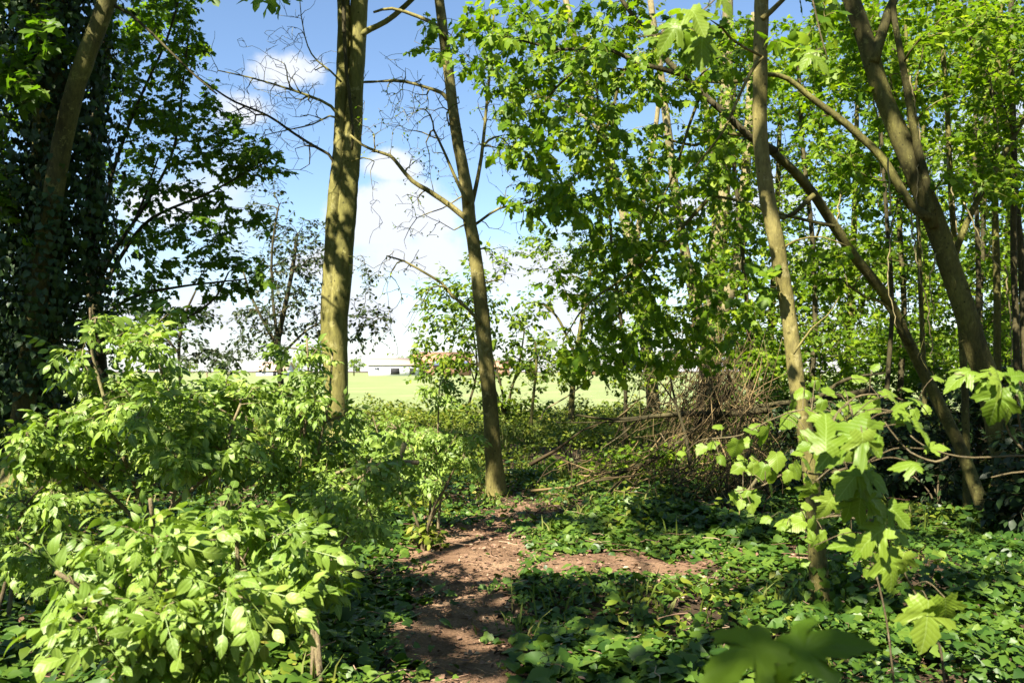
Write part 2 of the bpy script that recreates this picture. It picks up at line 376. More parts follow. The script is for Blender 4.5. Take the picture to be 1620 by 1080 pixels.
def compound(n_pairs=2, q=6, spread=1.0, fine=True):
    """pinnate elder leaf: pairs of leaflets and an end leaflet on a rachis, about one unit long"""
    src = OVAL_FINE if fine else oval(.5, 2, 6, curl=.3, fold=.3)
    res = []
    for i in range(q):
        V = []; L = []; T = []; n = 0
        spots = [(1.0, 0, .52)] + [s for p in range(n_pairs) for s in ((.38 + .58 * p / max(1, n_pairs - .2), 1, .46), (.38 + .58 * p / max(1, n_pairs - .2), -1, .46))]
        for (x0, sd, ln) in spots:
            b = src[0][rng.integers(0, len(src[0]))].copy() * (ln * rng.uniform(.88, 1.1))
            ang = sd * rng.uniform(.9, 1.25) * spread
            roll = rng.uniform(-.3, .3) - sd * .2; pit = rng.uniform(.0, .5)
            y, z = b[:, 1] * math.cos(roll) - b[:, 2] * math.sin(roll), b[:, 1] * math.sin(roll) + b[:, 2] * math.cos(roll)
            x = b[:, 0]
            x, z = x * math.cos(pit) + z * math.sin(pit), -x * math.sin(pit) + z * math.cos(pit)
            xx = x * math.cos(ang) - y * math.sin(ang); yy = x * math.sin(ang) + y * math.cos(ang)
            xo = x0 - .06
            V.append(np.stack([xx + xo, yy + sd * .015, z - .22 * xo * xo], 1)); L.append(src[1] + n); T.append(src[2]); n += len(b)
        xs = np.array([0, .3, .6, .95]); w = .009
        rv = np.concatenate([np.stack([xs, np.full(4, w), -.22 * xs * xs], 1), np.stack([xs, np.full(4, -w), -.22 * xs * xs], 1)])
        V.append(rv); L.append(np.array([0, 4, 5, 1, 1, 5, 6, 2, 2, 6, 7, 3]) + n); T.append(np.array([4, 4, 4]))
        res.append(np.concatenate(V))
    return np.array(res), np.concatenate(L), np.concatenate(T)
ELDER = compound(2, 8)
ELDER_FAR = compound(2, 8, fine=False)
TMPL = dict(kite=KITE, oval=OVAL, round=ROUND, maple=MAPLE, ivy=IVY, elder=ELDER, elder_far=ELDER_FAR, maple_fine=MAPLE_FINE, hazel=HAZEL_FINE, oval_fine=OVAL_FINE)

# ------------------------------------------------------------------ tree growing
def smooth_path(pts, step):
    pts = np.asarray(pts, float)
    if len(pts) == 2:
        n = max(2, int(np.linalg.norm(pts[1] - pts[0]) / step) + 1)
        return pts[0] + (pts[1] - pts[0]) * np.linspace(0, 1, n)[:, None]
    q = np.vstack([2 * pts[0] - pts[1], pts, 2 * pts[-1] - pts[-2]])
    out = []
    for i in range(1, len(q) - 2):
        n = max(2, int(np.linalg.norm(q[i + 1] - q[i]) / step) + 1)
        t = np.linspace(0, 1, n, endpoint=False)[:, None]
        a, b, c, d = q[i - 1], q[i], q[i + 1], q[i + 2]
        out.append(.5 * ((2 * b) + (-a + c) * t + (2 * a - 5 * b + 4 * c - d) * t ** 2 + (-a + 3 * b - 3 * c + d) * t ** 3))
    out.append(q[-2][None])
    return np.vstack(out)
def unit(v): return v / (np.linalg.norm(v, axis=-1, keepdims=True) + 1e-9)

class Plant:
    def __init__(s, base):
        s.base = np.asarray(base, float)
        s.pos = np.zeros((0, 3)); s.dir = np.zeros((0, 3)); s.limb = np.zeros(0, int); s.rad = np.zeros(0); s.par = np.zeros(0, int)
        s.limbs = []; s.chains = []; s.lp = []; s.ld = []; s.li = []
    def _push(s, pts, limb, rad, par):
        n0 = len(s.pos)
        s.pos = np.vstack([s.pos, pts]); d = unit(np.gradient(pts, axis=0)) if len(pts) > 1 else np.array([[0, 0, 1.]])
        s.dir = np.vstack([s.dir, d]); s.limb = np.append(s.limb, np.full(len(pts), limb)); s.rad = np.append(s.rad, np.broadcast_to(rad, (len(pts),)))
        s.par = np.append(s.par, np.r_[par, np.arange(n0, n0 + len(pts) - 1)])
        return n0
    def limb_(s, pts, r0, r1, name='branch', step=.18, k=None, flare=0, wob=.006, lump=.035, mat=None):
        """a stem whose course is given; pts world (n,3)"""
        p = smooth_path(pts, step)
        w = rng.normal(0, wob, p.shape); w[0] = 0
        p = p + np.cumsum(w, 0) * .35
        t = np.linspace(0, 1, len(p)); r = r0 + (r1 - r0) * t ** .8
        if flare:
            sl = np.r_[0, np.cumsum(np.linalg.norm(np.diff(p, axis=0), axis=1))]
            r = r * (1 + flare * np.exp(-sl / (2.2 * r0)))
        i = len(s.limbs)
        s.limbs.append(dict(name=name, tubes=[(p, r, k or (14 if r0 > .1 else 8 if r0 > .03 else 6), lump if r0 > .03 else 0)], mat=mat))
        s._push(p, i, r, -1)
        return i
    def grow(s, tips, step=.12, rtip=.0022, expo=.47, droop=.12, wig=.05, limbs=None, rmax=.04, leafy=True, tail=.45, minr=0.0):
        if len(tips) == 0: return
        tips = np.asarray(tips, float)
        ok = np.isin(s.limb, limbs) if limbs is not None else np.ones(len(s.pos), bool)
        ci = np.nonzero(ok)[0]
        d0 = np.array([np.min(((s.pos[ci] - t) ** 2).sum(1)) for t in tips])
        cap = 200000
        new_idx = list(ci)
        P_ = np.zeros((len(ci) + 80 * len(tips), 3)); D_ = np.zeros_like(P_); I_ = np.zeros(len(P_), int)
        n = len(ci); P_[:n] = s.pos[ci]; D_[:n] = s.dir[ci]; I_[:n] = ci
        count = {}
        start_chain = len(s.chains)
        for ti in np.argsort(d0):
            e = tips[ti]
            v = e - P_[:n]; L = np.sqrt((v * v).sum(1)) + 1e-6
            cosv = (v * D_[:n]).sum(1) / L
            cost = L * (1 + .55 * (1 - cosv)) + .15 * np.maximum(0, -v[:, 2])
            b = int(np.argmin(cost)); gi = I_[b]
            st = P_[b].copy(); Lb = L[b]
            if Lb < .04: continue
            dv = (e - st) / Lb
            c1 = st + .38 * Lb * unit(D_[b] * .55 + dv + np.array([0, 0, .12]))
            c2 = e - .33 * Lb * unit(dv + np.array([0, 0, -droop]) + rng.normal(0, .15, 3))
            m = max(3, int(Lb / step) + 1)
            t = np.linspace(0, 1, m)[:, None]
            p = (1 - t) ** 3 * st + 3 * (1 - t) ** 2 * t * c1 + 3 * (1 - t) * t ** 2 * c2 + t ** 3 * e
            ax = unit(np.cross(dv, rng.normal(0, 1, 3))); ay = np.cross(dv, ax)
            tt = t[:, 0]
            env = np.minimum(1, np.minimum(tt, 1) * 4)
            p += (wig * min(Lb, .8) * env * np.sin(tt * rng.uniform(5, 11) + rng.uniform(0, 6)))[:, None] * ax * .5
            p += (wig * min(Lb, .8) * env * np.sin(tt * rng.uniform(8, 16) + rng.uniform(0, 6)))[:, None] * ay * .35
            p[0] = st
            n0 = s._push(p[1:], s.limb[gi], 0.0, gi)
            mm = m - 1
            P_[n:n + mm] = s.pos[n0:]; D_[n:n + mm] = s.dir[n0:]; I_[n:n + mm] = np.arange(n0, n0 + mm); n += mm
            s.chains.append((gi, n0, n0 + mm, leafy, tail))
        # radii by number of tips carried
        cnt = np.zeros(len(s.pos))
        for (gi, a, b, lf, tl) in s.chains[start_chain:][::-1]:
            # walk: the chain's own count is max over attached ones, accumulated towards its root
            c = cnt[a:b]
            acc = 1 + np.cumsum(c[::-1])[::-1]
            cnt[a:b] = acc
            cnt[gi] += acc[0]
        for (gi, a, b, lf, tl) in s.chains[start_chain:]:
            r = np.clip(rtip * cnt[a:b] ** expo, minr, rmax)
            r = r * np.linspace(1, .75, b - a)
            pr = s.rad[gi]
            s.rad[a:b] = np.minimum(r, max(pr * .8, rtip))
    def tube_chains(s, rskip=0):
        for (gi, a, b, lf, tl) in s.chains:
            p = np.vstack([s.pos[gi], s.pos[a:b]])
            r = np.r_[s.rad[a], s.rad[a:b]]
            k = 7 if r[0] > .02 else 5 if r[0] > .008 else 3
            s.limbs[s.limb[a]]['tubes'].append((p, r, k, 0))
    def leaf_spots(s, spacing=.06, per=1, keep=1.0):
        pos = []; tan = []
        for (gi, a, b, lf, tl) in s.chains:
            if not lf: continue
            p = np.vstack([s.pos[gi], s.pos[a:b]])
            seg = np.linalg.norm(np.diff(p, axis=0), axis=1); sl = np.r_[0, np.cumsum(seg)]
            L = sl[-1]; lo = max(0.0, L - tl)
            n = max(2, int((L - lo) / spacing))
            x = np.linspace(L, lo, n, endpoint=False)
            q = np.stack([np.interp(x, sl, p[:, i]) for i in range(3)], 1)
            d = p[-1] - p[-2] if len(p) < 4 else p[-1] - p[-3]
            pos.append(q); tan.append(np.broadcast_to(unit(d), q.shape))
        if not pos: return np.zeros((0, 3)), np.zeros((0, 3))
        pos = np.repeat(np.vstack(pos), per, 0); tan = np.repeat(np.vstack(tan), per, 0)
        if keep < 1:
            k = rng.random(len(pos)) < keep; pos, tan = pos[k], tan[k]
        return pos, tan

def make_leaves(mb, tmpl, pos, tan, size, up=.9, side=.9, droop=.35, pet=.35, jit=.45, along=.5):
    n = len(pos)
    if n == 0: return
    sd = rng.normal(0, 1, (n, 3)); sd -= (sd * tan).sum(1)[:, None] * tan; sd = unit(sd)
    sd[:, 2] *= .5
    d = unit(tan * along + sd * side + np.array([0, 0, -droop]) + rng.normal(0, .12, (n, 3)))
    nr = unit(np.array([0, 0, up]) + rng.normal(0, jit, (n, 3)) + .25 * np.array([SDIR[0], SDIR[1], 0]))
    sz = size * np.clip(rng.normal(1, .28, n), .4, 1.7)
    p = pos + d * (sz * pet)[:, None]
    mb.leaves(TMPL[tmpl] if isinstance(tmpl, str) else tmpl, p, d, nr, sz)

DENS = 2.7
def ell(specs, clump=6, k=None, sig=.22):
    """tip points in soft ellipsoids: (px, py, rx, ry, depth, rdepth, n); clumped, so the outline stays uneven"""
    out = []
    for (px, py, rx, ry, d, rd, n) in specs:
        n = int(n * (DENS if k is None else k))
        m = max(2, n // clump)
        u = rng.normal(0, 1, (m, 3)); u = unit(u) * (rng.random((m, 1)) ** (1 / 2.6))
        c = u[rng.integers(0, m, n)] + rng.normal(0, sig, (n, 3))
        out.append(P(px + c[:, 0] * rx, py + c[:, 1] * ry, d + c[:, 2] * rd))
    return np.vstack(out)
def wball(specs, clump=6):
    out = []
    for (c0, r, n) in specs:
        m = max(2, n // clump)
        u = unit(rng.normal(0, 1, (m, 3))) * (rng.random((m, 1)) ** (1 / 2.6))
        c = u[rng.integers(0, m, n)] + rng.normal(0, .15, (n, 3))
        out.append(np.asarray(c0) + c * np.asarray(r))
    return np.vstack(out)
def pix(lst, d=None):
    """[(px,py[,depth])] -> world"""
    return np.array([P(q[0], q[1], q[2] if len(q) > 2 else d) for q in lst])
def finish(pl, name, label, cat, bark, leaf=None, group=None, tmpl='maple', size=.08, spacing=.06, per=1, keep=1.0, crown='crown', extra=None, smooth=True, uv=False, **lk):
    root = thing(name, label, cat, pl.base, group)
    pl.tube_chains()
    for lb in pl.limbs:
        mb = MB()
        for (p, r, k, lump) in lb['tubes']: mb.tube(p, r, k, lump=lump)
        mb.build(lb['name'], lb['mat'] or bark, root, pl.base, smooth=True)
    if leaf is not None:
        pos, tan = pl.leaf_spots(spacing, per, keep)
        mb = MB(); make_leaves(mb, tmpl, pos, tan, size, **lk)
        if extra: extra(mb)
        if mb.n: mb.build(crown, leaf, root, pl.base, uv=uv)
    return root
def into(mb, pts): return pts
def down(base, pts):
    """trunk course starting under the ground at base"""
    b = np.asarray(base, float)
    return np.vstack([b - [0, 0, .12], b, pts])

# ================================================================== SETTING
def sheet(name, xs, ys, zf, mat):
    X, Y = np.meshgrid(xs, ys)
    Z = zf(X, Y)
    nx, ny = len(xs), len(ys)
    i = np.arange(ny - 1)[:, None] * nx + np.arange(nx - 1)[None]
    Q = np.stack([i, i + 1, i + nx + 1, i + nx], -1).reshape(-1, 4)
    mb = MB(); mb.add(np.stack([X, Y, Z], -1).reshape(-1, 3), Q, np.full(len(Q), 4))
    return tag(mb.build(name, mat, smooth=True), kind='structure')
xs = np.unique(np.r_[-3000, -900, -300, -120, -60, np.arange(-40, -14, 2), np.arange(-14, 14.01, .16), np.arange(16, 41, 2), 60, 120, 300, 900, 3000])
ys = np.unique(np.r_[-900, -300, -100, -40, -20, np.arange(-12, 0, 1.0), np.arange(0, 30.01, .16), np.arange(32, 60, 4), 90, 150, 300, 600, 1500, 4000])
sheet('ground', xs, ys, lambda x, y: hgt(x, y), M['soil'])
fx = np.r_[-1400, -420, -200, -100, -60, np.arange(-40, 40.1, .5), 60, 100, 200, 420, 1400]
fy = np.linspace(0, 1, 60) ** 2.5
X, Q = np.meshgrid(fx, fy)
Y0 = 27.5 + .8 * np.sin(X * .7) + .5 * np.sin(X * 1.9 + 1)
Yf = Y0 + (900 - Y0) * Q
mb = MB(); nx = len(fx); i = np.arange(59)[:, None] * nx + np.arange(nx - 1)[None]
mb.add(np.stack([X, Yf, hgt(X, Yf) + .05 + .02 * np.sin(X * .3) * np.cos(Yf * .2) * np.minimum(1, Q * 20)], -1).reshape(-1, 3), np.stack([i, i + 1, i + nx + 1, i + nx], -1).reshape(-1, 4), np.full(59 * (nx - 1), 4))
tag(mb.build('field', M['field'], smooth=True), kind='structure')
# path: main ribbon and the branch running off to the side
PATH = [((735, 1180), .72), ((728, 1080), .7), ((715, 990), .8), ((733, 920), 1.0), ((745, 868), 1.15), ((782, 836), .75), ((812, 812), .5), ((815, 795), .35)]
SIDE = [((800, 915), .35), ((870, 915), .65), ((940, 900), .9), ((1000, 897), .75), ((1060, 902), .45), ((1120, 896), .1), ((1190, 885), .05), ((1270, 895), .2), ((1330, 890), .05)]
def ribbon(mb, spec, lift):
    c = smooth_path(np.array([G(*p) for p, w in spec]), .12)
    wq = np.interp(np.linspace(0, 1, len(c)), np.linspace(0, 1, len(spec)), [w for p, w in spec])
    T = unit(np.gradient(c, axis=0)); S = np.stack([T[:, 1], -T[:, 0], 0 * T[:, 0]], 1)
    k = 9; u = np.linspace(-1, 1, k)
    ed = 1 + .22 * np.sin(np.arange(len(c)) * .6) + .15 * np.sin(np.arange(len(c)) * 1.7 + 1)
    V = c[:, None] + S[:, None] * (u[None, :, None] * (wq * ed / 2)[:, None, None])
    V[..., 2] = hgt(V[..., 0], V[..., 1]) + lift
    i = np.arange(len(c) - 1)[:, None] * k + np.arange(k - 1)[None]
    mb.add(V.reshape(-1, 3), np.stack([i, i + 1, i + k + 1, i + k], -1).reshape(-1, 4), np.full((len(c) - 1) * (k - 1), 4))
    return c, wq
mb = MB(); pc, pw = ribbon(mb, PATH, .012); tag(mb.build('path', M['path'], smooth=True), kind='structure')
mb = MB(); sc_, sw = ribbon(mb, SIDE, .016); tag(mb.build('side_path', M['path'], smooth=True), kind='structure')
LINE = np.vstack([np.c_[pc[:, :2], pw], np.c_[sc_[:, :2], sw]])
def path_gap(x, y):
    """distance outside the path edge (negative on the path)"""
    out = np.empty(len(x))
    for a in range(0, len(x), 4000):
        dx = x[a:a + 4000, None] - LINE[None, :, 0]; dy = y[a:a + 4000, None] - LINE[None, :, 1]
        out[a:a + 4000] = (np.sqrt(dx * dx + dy * dy) - LINE[None, :, 2] / 2).min(1)
    return out

# ------------------------------------------------------------------ ground cover (nobody could count it)
def scatter(n, x0, x1, y0, y1, dens=None):
    x = rng.uniform(x0, x1, n); y = rng.uniform(y0, y1, n)
    vis = np.abs(x) < .64 * y + .8
    x, y = x[vis], y[vis]
    if dens is not None:
        k = rng.random(len(x)) < dens(x, y); x, y = x[k], y[k]
    return x, y
def wn(x, y, f, s):
    return .5 + .5 * np.sin(f * x + 1.3 * np.sin(f * .7 * y + s)) * np.cos(f * .9 * y + 1.1 * np.sin(f * .8 * x + s * 2))
mb = MB()
def carpet_d(x, y):
    g = path_gap(x, y)
    edge = np.clip((g + .02 + .45 * wn(x, y, 4.2, 3) * wn(x, y, 9, 1) + .1) / .34, 0, 1) ** 1.4 + .02
    return edge * np.clip(.12 + 1.5 * wn(x, y, 1.9, 2) * (.4 + .9 * wn(x, y, 4.7, 11)), 0, 1) * np.where(y > 9.5, .6, 1)
x, y = scatter(190000, -7, 8, 2.6, 14, carpet_d)
n = len(x); hump = .03 + .24 * wn(x, y, 2.1, 5) * np.clip(path_gap(x, y) / .5, .15, 1)
z = hgt(x, y) + hump * rng.random(n) ** .6 + .012
az = rng.uniform(0, 6.28, n); d = np.stack([np.cos(az), np.sin(az), rng.normal(-.12, .2, n)], 1)
nr = unit(np.array([0, -.1, 1]) + rng.normal(0, .38, (n, 3)))
lsz = (.024 + .088 * rng.random(n) ** 1.6) * (.6 + .8 * wn(x, y, 1.7, 8)); lrd = np.clip(rng.normal(.4, .25, n) + .3 * (wn(x, y, .9, 9) - .5), 0, 1)
kk = rng.random(n) + .5 * (wn(x, y, 1.3, 6) - .5)
for tm, lo, hi in ((IVY, -9, .62), (ROUND, .62, .85), (OVAL, .85, 9)):
    q = (kk >= lo) & (kk < hi)
    mb.leaves(tm, np.stack([x, y, z], 1)[q], d[q], nr[q], lsz[q], lrd[q])
tag(mb.build('ivy_carpet', M['carpet']), 'glossy ivy and low leaves carpeting the woodland floor', 'ground cover', kind='stuff')
mb = MB()   # low herbs, nettles and seedlings between the trees
def herb_d(x, y):
    g = path_gap(x, y)
    return np.clip((g + .02) / .3, 0, 1) * np.clip(1.5 * wn(x, y, 1.1, 4) - .25, .08, 1) * np.where((x > 2.2) & (y < 20), .4, 1) * np.where(y < 7.2, .25, 1)
x, y = scatter(280000, -14, 13, 4.0, 29, herb_d)
n = len(x); H = (.14 + .75 * wn(x, y, .8, 1) * wn(x, y, 2.6, 7)) * np.clip(path_gap(x, y) / 1.2, .2, 1) * np.where(y > 11, 1.1, .6)
z = hgt(x, y) + H * rng.random(n) ** .55
az = rng.uniform(0, 6.28, n); d = np.stack([np.cos(az), np.sin(az), rng.normal(-.2, .3, n)], 1)
nr = unit(np.array([0, -.2, 1]) + rng.normal(0, .5, (n, 3)))
mb.leaves(OVAL, np.stack([x, y, z], 1), d, nr, rng.uniform(.04, .09, n) * (1 + .03 * np.maximum(0, y - 12)))
tag(mb.build('undergrowth', M['herb']), 'low leafy herbs and brambles covering the ground between the trunks', 'undergrowth', kind='stuff')
mb = MB()   # grass tufts
tx, ty = scatter(6000, -14, 13, 3.6, 30, lambda x, y: np.clip((path_gap(x, y) + .1) / .3, 0, 1) * np.where(y > 18, 1, .3 * wn(x, y, 1.3, 3) + .08))
for a, b in zip(tx, ty):
    q = rng.integers(8, 18)
    px_ = a + rng.normal(0, .1, q); py_ = b + rng.normal(0, .1, q)
    p0 = np.stack([px_, py_, hgt(px_, py_)], 1); hh = rng.uniform(.12, .42, q) * (1 if b > 12 else .6)
    lean = rng.normal(0, .35, (q, 2)) * hh[:, None]
    w = .004 + .0006 * b
    az = rng.uniform(0, 6.28, q); sx = np.stack([np.cos(az), np.sin(az), 0 * az], 1) * w
    p1 = p0 + np.c_[lean * .4, hh * .65]; p2 = p0 + np.c_[lean, hh * .95]
    V = np.stack([p0 - sx, p0 + sx, p1 + sx * .8, p1 - sx * .8, p2], 1)
    L = (np.arange(q)[:, None] * 5 + np.array([0, 1, 2, 3, 3, 2, 4])[None]).ravel()
    mb.add(V.reshape(-1, 3), L, np.tile([4, 3], q), np.repeat(np.clip(rng.normal(.45, .28, q), 0, 1), 5))
tag(mb.build('grass', M['grassblade']), 'tufts of grass with dry straw along the wood edge', 'grass', kind='stuff')
mb = MB()   # leaf litter
x, y = scatter(52000, -6, 9, 3.4, 16, lambda x, y: np.clip(1.1 - 1.6 * path_gap(x, y), .25, 1))
n = len(x)
az = rng.uniform(0, 6.28, n); d = np.stack([np.cos(az), np.sin(az), rng.normal(0, .25, n)], 1)
nr = unit(np.array([0, 0, 1]) + rng.normal(0, .35, (n, 3)))
mb.leaves(OVAL, np.stack([x, y, hgt(x, y) + .018 + .02 * rng.random(n) + np.where((rng.random(n) < .12) & (path_gap(x, y) > .15), .12 * rng.random(n), 0)], 1), d, nr, rng.uniform(.012, .05, n) * (.6 + .8 * rng.random(n)), np.clip(rng.normal(.5, .25, n), 0, 1))
x, y = scatter(4200, -6, 9, 3.4, 16)
for a, b in zip(x, y):
    L = rng.uniform(.04, .28); az = rng.uniform(0, 6.28); r = rng.uniform(.0015, .004)
    q = np.linspace(-.5, .5, 4)[:, None] * L * np.array([[math.cos(az), math.sin(az), 0]]) + rng.normal(0, .012, (4, 3)) * [1, 1, .3]
    q += [a, b, hgt(a, b) + .026 + (rng.uniform(0, .16) if rng.random() < .35 else 0)]
    mb.tube(q, r, 3, cap=False, rnd=np.clip(rng.normal(.6, .2), 0, 1))
tag(mb.build('leaf_litter', M['litter']), 'brown dead leaves and bits of twig lying on the path and soil', 'litter', kind='stuff')

# ================================================================== TREES THE PHOTO SHOWS
def ivy_on(mb, path, rad, n, size, spread=.16):
    p = smooth_path(path, .1); m = len(p)
    i = rng.integers(0, m, n); a = rng.uniform(0, 6.28, n)
    T = unit(np.gradient(p, axis=0))[i]
    u = unit(np.cross(T, [0, 1, .1])); w = np.cross(T, u)
    out = u * np.cos(a)[:, None] + w * np.sin(a)[:, None]
    lobes = 1 + .45 * np.sin(i * .21 + 2 * a) * np.sin(i * .087 + 1.0)
    r = np.interp(i, [0, m - 1], rad) * lobes + np.abs(rng.normal(0, spread, n))
    pos = p[i] + out * r[:, None]
    d = unit(out * .25 + np.array([0, 0, -1.0]) + rng.normal(0, .45, (n, 3)))
    mb.leaves(IVY, pos, d, unit(out + rng.normal(0, .45, (n, 3)) + [0, 0, .3]), rng.uniform(.6, 1.3, n) * size)

# ---- 1 the ivy-clad tree
D = 11.0
pl = Plant(G(48, 805))
tr = pix([(52, 700), (62, 560), (72, 380), (80, 200), (76, 0), (68, -260), (60, -600)], D + .25)
pl.limb_(down(pl.base + [0, .25, 0], tr), .27, .16, 'trunk', flare=.7)
st = pix([(30, 690), (40, 610), (48, 540), (62, 420), (80, 310), (110, 165), (140, 75), (168, 0), (205, -130), (260, -330)], D - .35)
pl.limb_(down(pl.base + [-.12, -.2, 0], st), .15, .085, 'leaning_stem', flare=.5)
pl.limb_(pix([(170, 5), (205, 22), (250, 62), (300, 112), (345, 150)], D - .35), .022, .010, mat=M['bark_dark'])
pl.limb_(pix([(78, 150), (40, 60), (0, -40), (-60, -200)], D), .08, .04)
pl.limb_(pix([(90, 0), (190, -120), (330, -220), (430, -330)], D), .09, .04)
pl.grow(ell([(60, -260, 300, 190, D, 1.8, 150), (350, -330, 260, 140, D - .5, 1.8, 90)]), leafy=True, tail=.7)
pl.grow(ell([(20, 60, 90, 100, D - .5, .9, 26), (120, 30, 60, 60, D + .3, .8, 22), (0, 300, 50, 120, D - .6, .6, 12)]), leafy=True, tail=.6)
t1, t1s, trp = tr, st, pl
root = finish(pl, 'ivy_clad_tree', 'thick tree swathed in dark ivy with a bare olive stem leaning across it', 'tree', M['bark_moss'], M['sycamore'], size=.12, spacing=.06, per=2)
mb = MB()
ivy_on(mb, tr[:], [.40, .5], 7500, .08, .2)
ivy_on(mb, pix([(105, 520), (125, 400), (120, 280), (110, 130), (95, -20), (90, -200)], D + .3), [.25, .38], 4200, .085, .14)
ivy_on(mb, pix([(0, 640), (8, 500), (10, 300), (15, 100), (10, -60)], D + .5), [.3, .34], 2600, .085, .16)
ivy_on(mb, pix([(30, 800), (38, 700), (52, 560), (56, 480)], D - .3), [.17, .2], 360, .075, .05)
ivy_on(mb, st[1:5], [.22, .17], 1300, .08, .07)
ivy_on(mb, pix([(-10, 720), (-5, 560), (-10, 400), (5, 250)], D), [.4, .3], 2600, .085, .2)
mb.build('ivy', M['ivy'], root, pl.base)

# ---- 2 the sycamore whose leafy boughs cross the sky beside it
D = 13.0
pl = Plant(G(165, 775))
pl.limb_(down(pl.base, pix([(160, 640), (152, 520), (146, 400), (150, 220), (168, 20), (180, -200)], D)), .15, .07, 'trunk', flare=.5)
for q in ([(148, 470), (180, 400), (235, 318), (275, 235), (292, 130), (300, 60)], [(150, 480), (195, 400), (240, 345), (330, 305), (420, 258)], [(152, 510), (210, 470), (290, 452), (390, 440)],
          [(150, 400), (170, 300), (205, 190), (262, 60), (290, -40)], [(155, 560), (230, 545), (300, 500), (340, 470), (360, 430)], [(150, 440), (175, 400), (215, 345), (250, 250)]):
    pl.limb_(pix(q, D - .2), .035, .011)
pl.grow(ell([(245, 120, 80, 80, D, 1.2, 46), (300, 195, 85, 50, D - .2, 1.1, 36), (335, 275, 100, 42, D - .3, 1.0, 34), (295, 385, 110, 60, D, 1.2, 46), (205, 290, 50, 120, D + .2, 1, 30), (370, 440, 55, 45, D, .9, 20),
             (230, 470, 90, 55, D, 1.2, 30), (250, 25, 65, 50, D, 1, 24), (300, 90, 40, 50, D, .8, 14), (405, 270, 60, 40, D, .7, 30), (385, 350, 40, 40, D, .6, 14), (200, 190, 50, 60, D, .8, 20), (300, 340, 60, 40, D, .8, 16), (190, 80, 50, 80, D, 1, 24)]), tail=.5, droop=.25)
finish(pl, 'sycamore_tree', 'leafy sycamore with dark green boughs arching over the elder thicket beside the ivy', 'tree', M['bark_dark'], M['sycamore'], size=.08, spacing=.042, per=2, droop=.45)

# ---- 3 the big twin-stemmed tree
D = 13.0
pl = Plant(G(534, 772))
pl.limb_(down(pl.base, pix([(535, 690), (535, 600), (537, 500), (545, 400), (553, 300), (560, 180), (566, 90), (571, 0), (578, -160), (588, -420), (600, -700)], D)), .175, .095, 'trunk', step=.12, flare=.35, lump=.05, k=18)
pl.limb_(pix([(531, 660), (525, 590), (522, 500), (524, 400), (530, 310), (538, 200), (543, 100), (543, 0), (538, -160), (515, -420), (500, -650)], D - .03), .125, .065, 'second_stem', step=.12, lump=.05, k=14)
bare = []
bare.append(pl.limb_(pix([(530, 262), (520, 244), (500, 232), (468, 212), (425, 182), (372, 160), (340, 140), (300, 112)], D - .1), .024, .012, mat=M['bark_dark']))
bare.append(pl.limb_(pix([(535, 185), (524, 168), (490, 152), (450, 138), (400, 124), (345, 112)], D - .15), .026, .008))
bare.append(pl.limb_(pix([(535, 190), (522, 183), (495, 196), (460, 204), (420, 212)], D - .2), .018, .006))
bare.append(pl.limb_(pix([(540, 130), (522, 112), (492, 85), (478, 40), (470, -30)], D - .3), .016, .006))
bare.append(pl.limb_(pix([(566, 58), (585, 46), (610, 34), (640, 10), (690, -40)], D - .1), .05, .03))
bare.append(pl.limb_(pix([(560, 130), (590, 130), (640, 128), (700, 150)], D + .3), .02, .008))
bare.append(pl.limb_(pix([(556, 255), (575, 250), (592, 256), (586, 270), (590, 300)], D - .2), .014, .004))
for i_, (sp_) in enumerate([[(540, 196), (548, 208), (556, 235), (550, 262), (538, 305), (533, 365), (531, 430)]]):
    pl.limb_(pix([(543, -40), (545, 40), (549, 110), (555, 160), (559, 205), (557, 235)], D - .24), .035, .02, 'dead_bough', mat=M['bark_dark'])
pl.grow(ell([(400, 170, 110, 70, D - .2, .8, 120), (470, 110, 60, 90, D - .2, .6, 56), (440, 250, 90, 50, D - .1, .6, 50), (620, 130, 70, 60, D + .2, .7, 26), (590, 330, 30, 60, D - .2, .3, 8), (340, 90, 50, 50, D, .5, 14)]),
        leafy=False, wig=.10, rtip=.0034, limbs=bare)
pl.grow(ell([(640, -320, 420, 190, D, 2.6, 200), (420, -400, 260, 170, D, 2.2, 90)]), leafy=True, tail=.6)
finish(pl, 'twin_stemmed_tree', 'tall smooth olive-barked tree of two fused stems with bare boughs against the sky', 'tree', M['bark_big'], M['maple'], size=.12, spacing=.07, per=2)

# ---- 4 the slender forked tree at the head of the path
D = 11.2
pl = Plant(G(786, 786))
pl.limb_(down(pl.base, pix([(779, 700), (772, 610), (763, 510), (754, 430), (747, 375), (742, 345), (738, 300), (728, 245), (719, 190), (713, 140), (705, 80), (697, 20), (690, -60), (675, -260)], D)), .112, .05, 'trunk', step=.12, flare=.75)
lb = []
lb.append(pl.limb_(pix([(744, 352), (725, 335), (700, 316), (675, 300), (652, 286), (632, 262), (618, 247), (598, 240), (575, 230), (556, 214)], D - .05), .043, .013))
lb.append(pl.limb_(pix([(742, 342), (752, 300), (762, 250), (768, 195), (776, 110), (782, 20)], D + .1), .032, .012))
lb.append(pl.limb_(pix([(740, 322), (725, 290), (706, 245), (688, 206)], D - .1), .028, .014))
lb.append(pl.limb_(pix([(719, 172), (700, 148), (680, 140), (640, 129), (605, 128), (578, 128)], D), .03, .010))
lb.append(pl.limb_(pix([(706, 62), (690, 40), (660, 25), (620, 12), (590, 18)], D - .1), .035, .015))
lb.append(pl.limb_(pix([(760, 512), (742, 490), (715, 468), (700, 450), (668, 430), (640, 414), (612, 406)], D - .1), .026, .010))
lb.append(pl.limb_(pix([(745, 360), (790, 330), (840, 320), (900, 290)], D + .1), .02, .008))
lb.append(pl.limb_(pix([(740, 305), (700, 330), (660, 345), (640, 380)], D + .1), .012, .004))
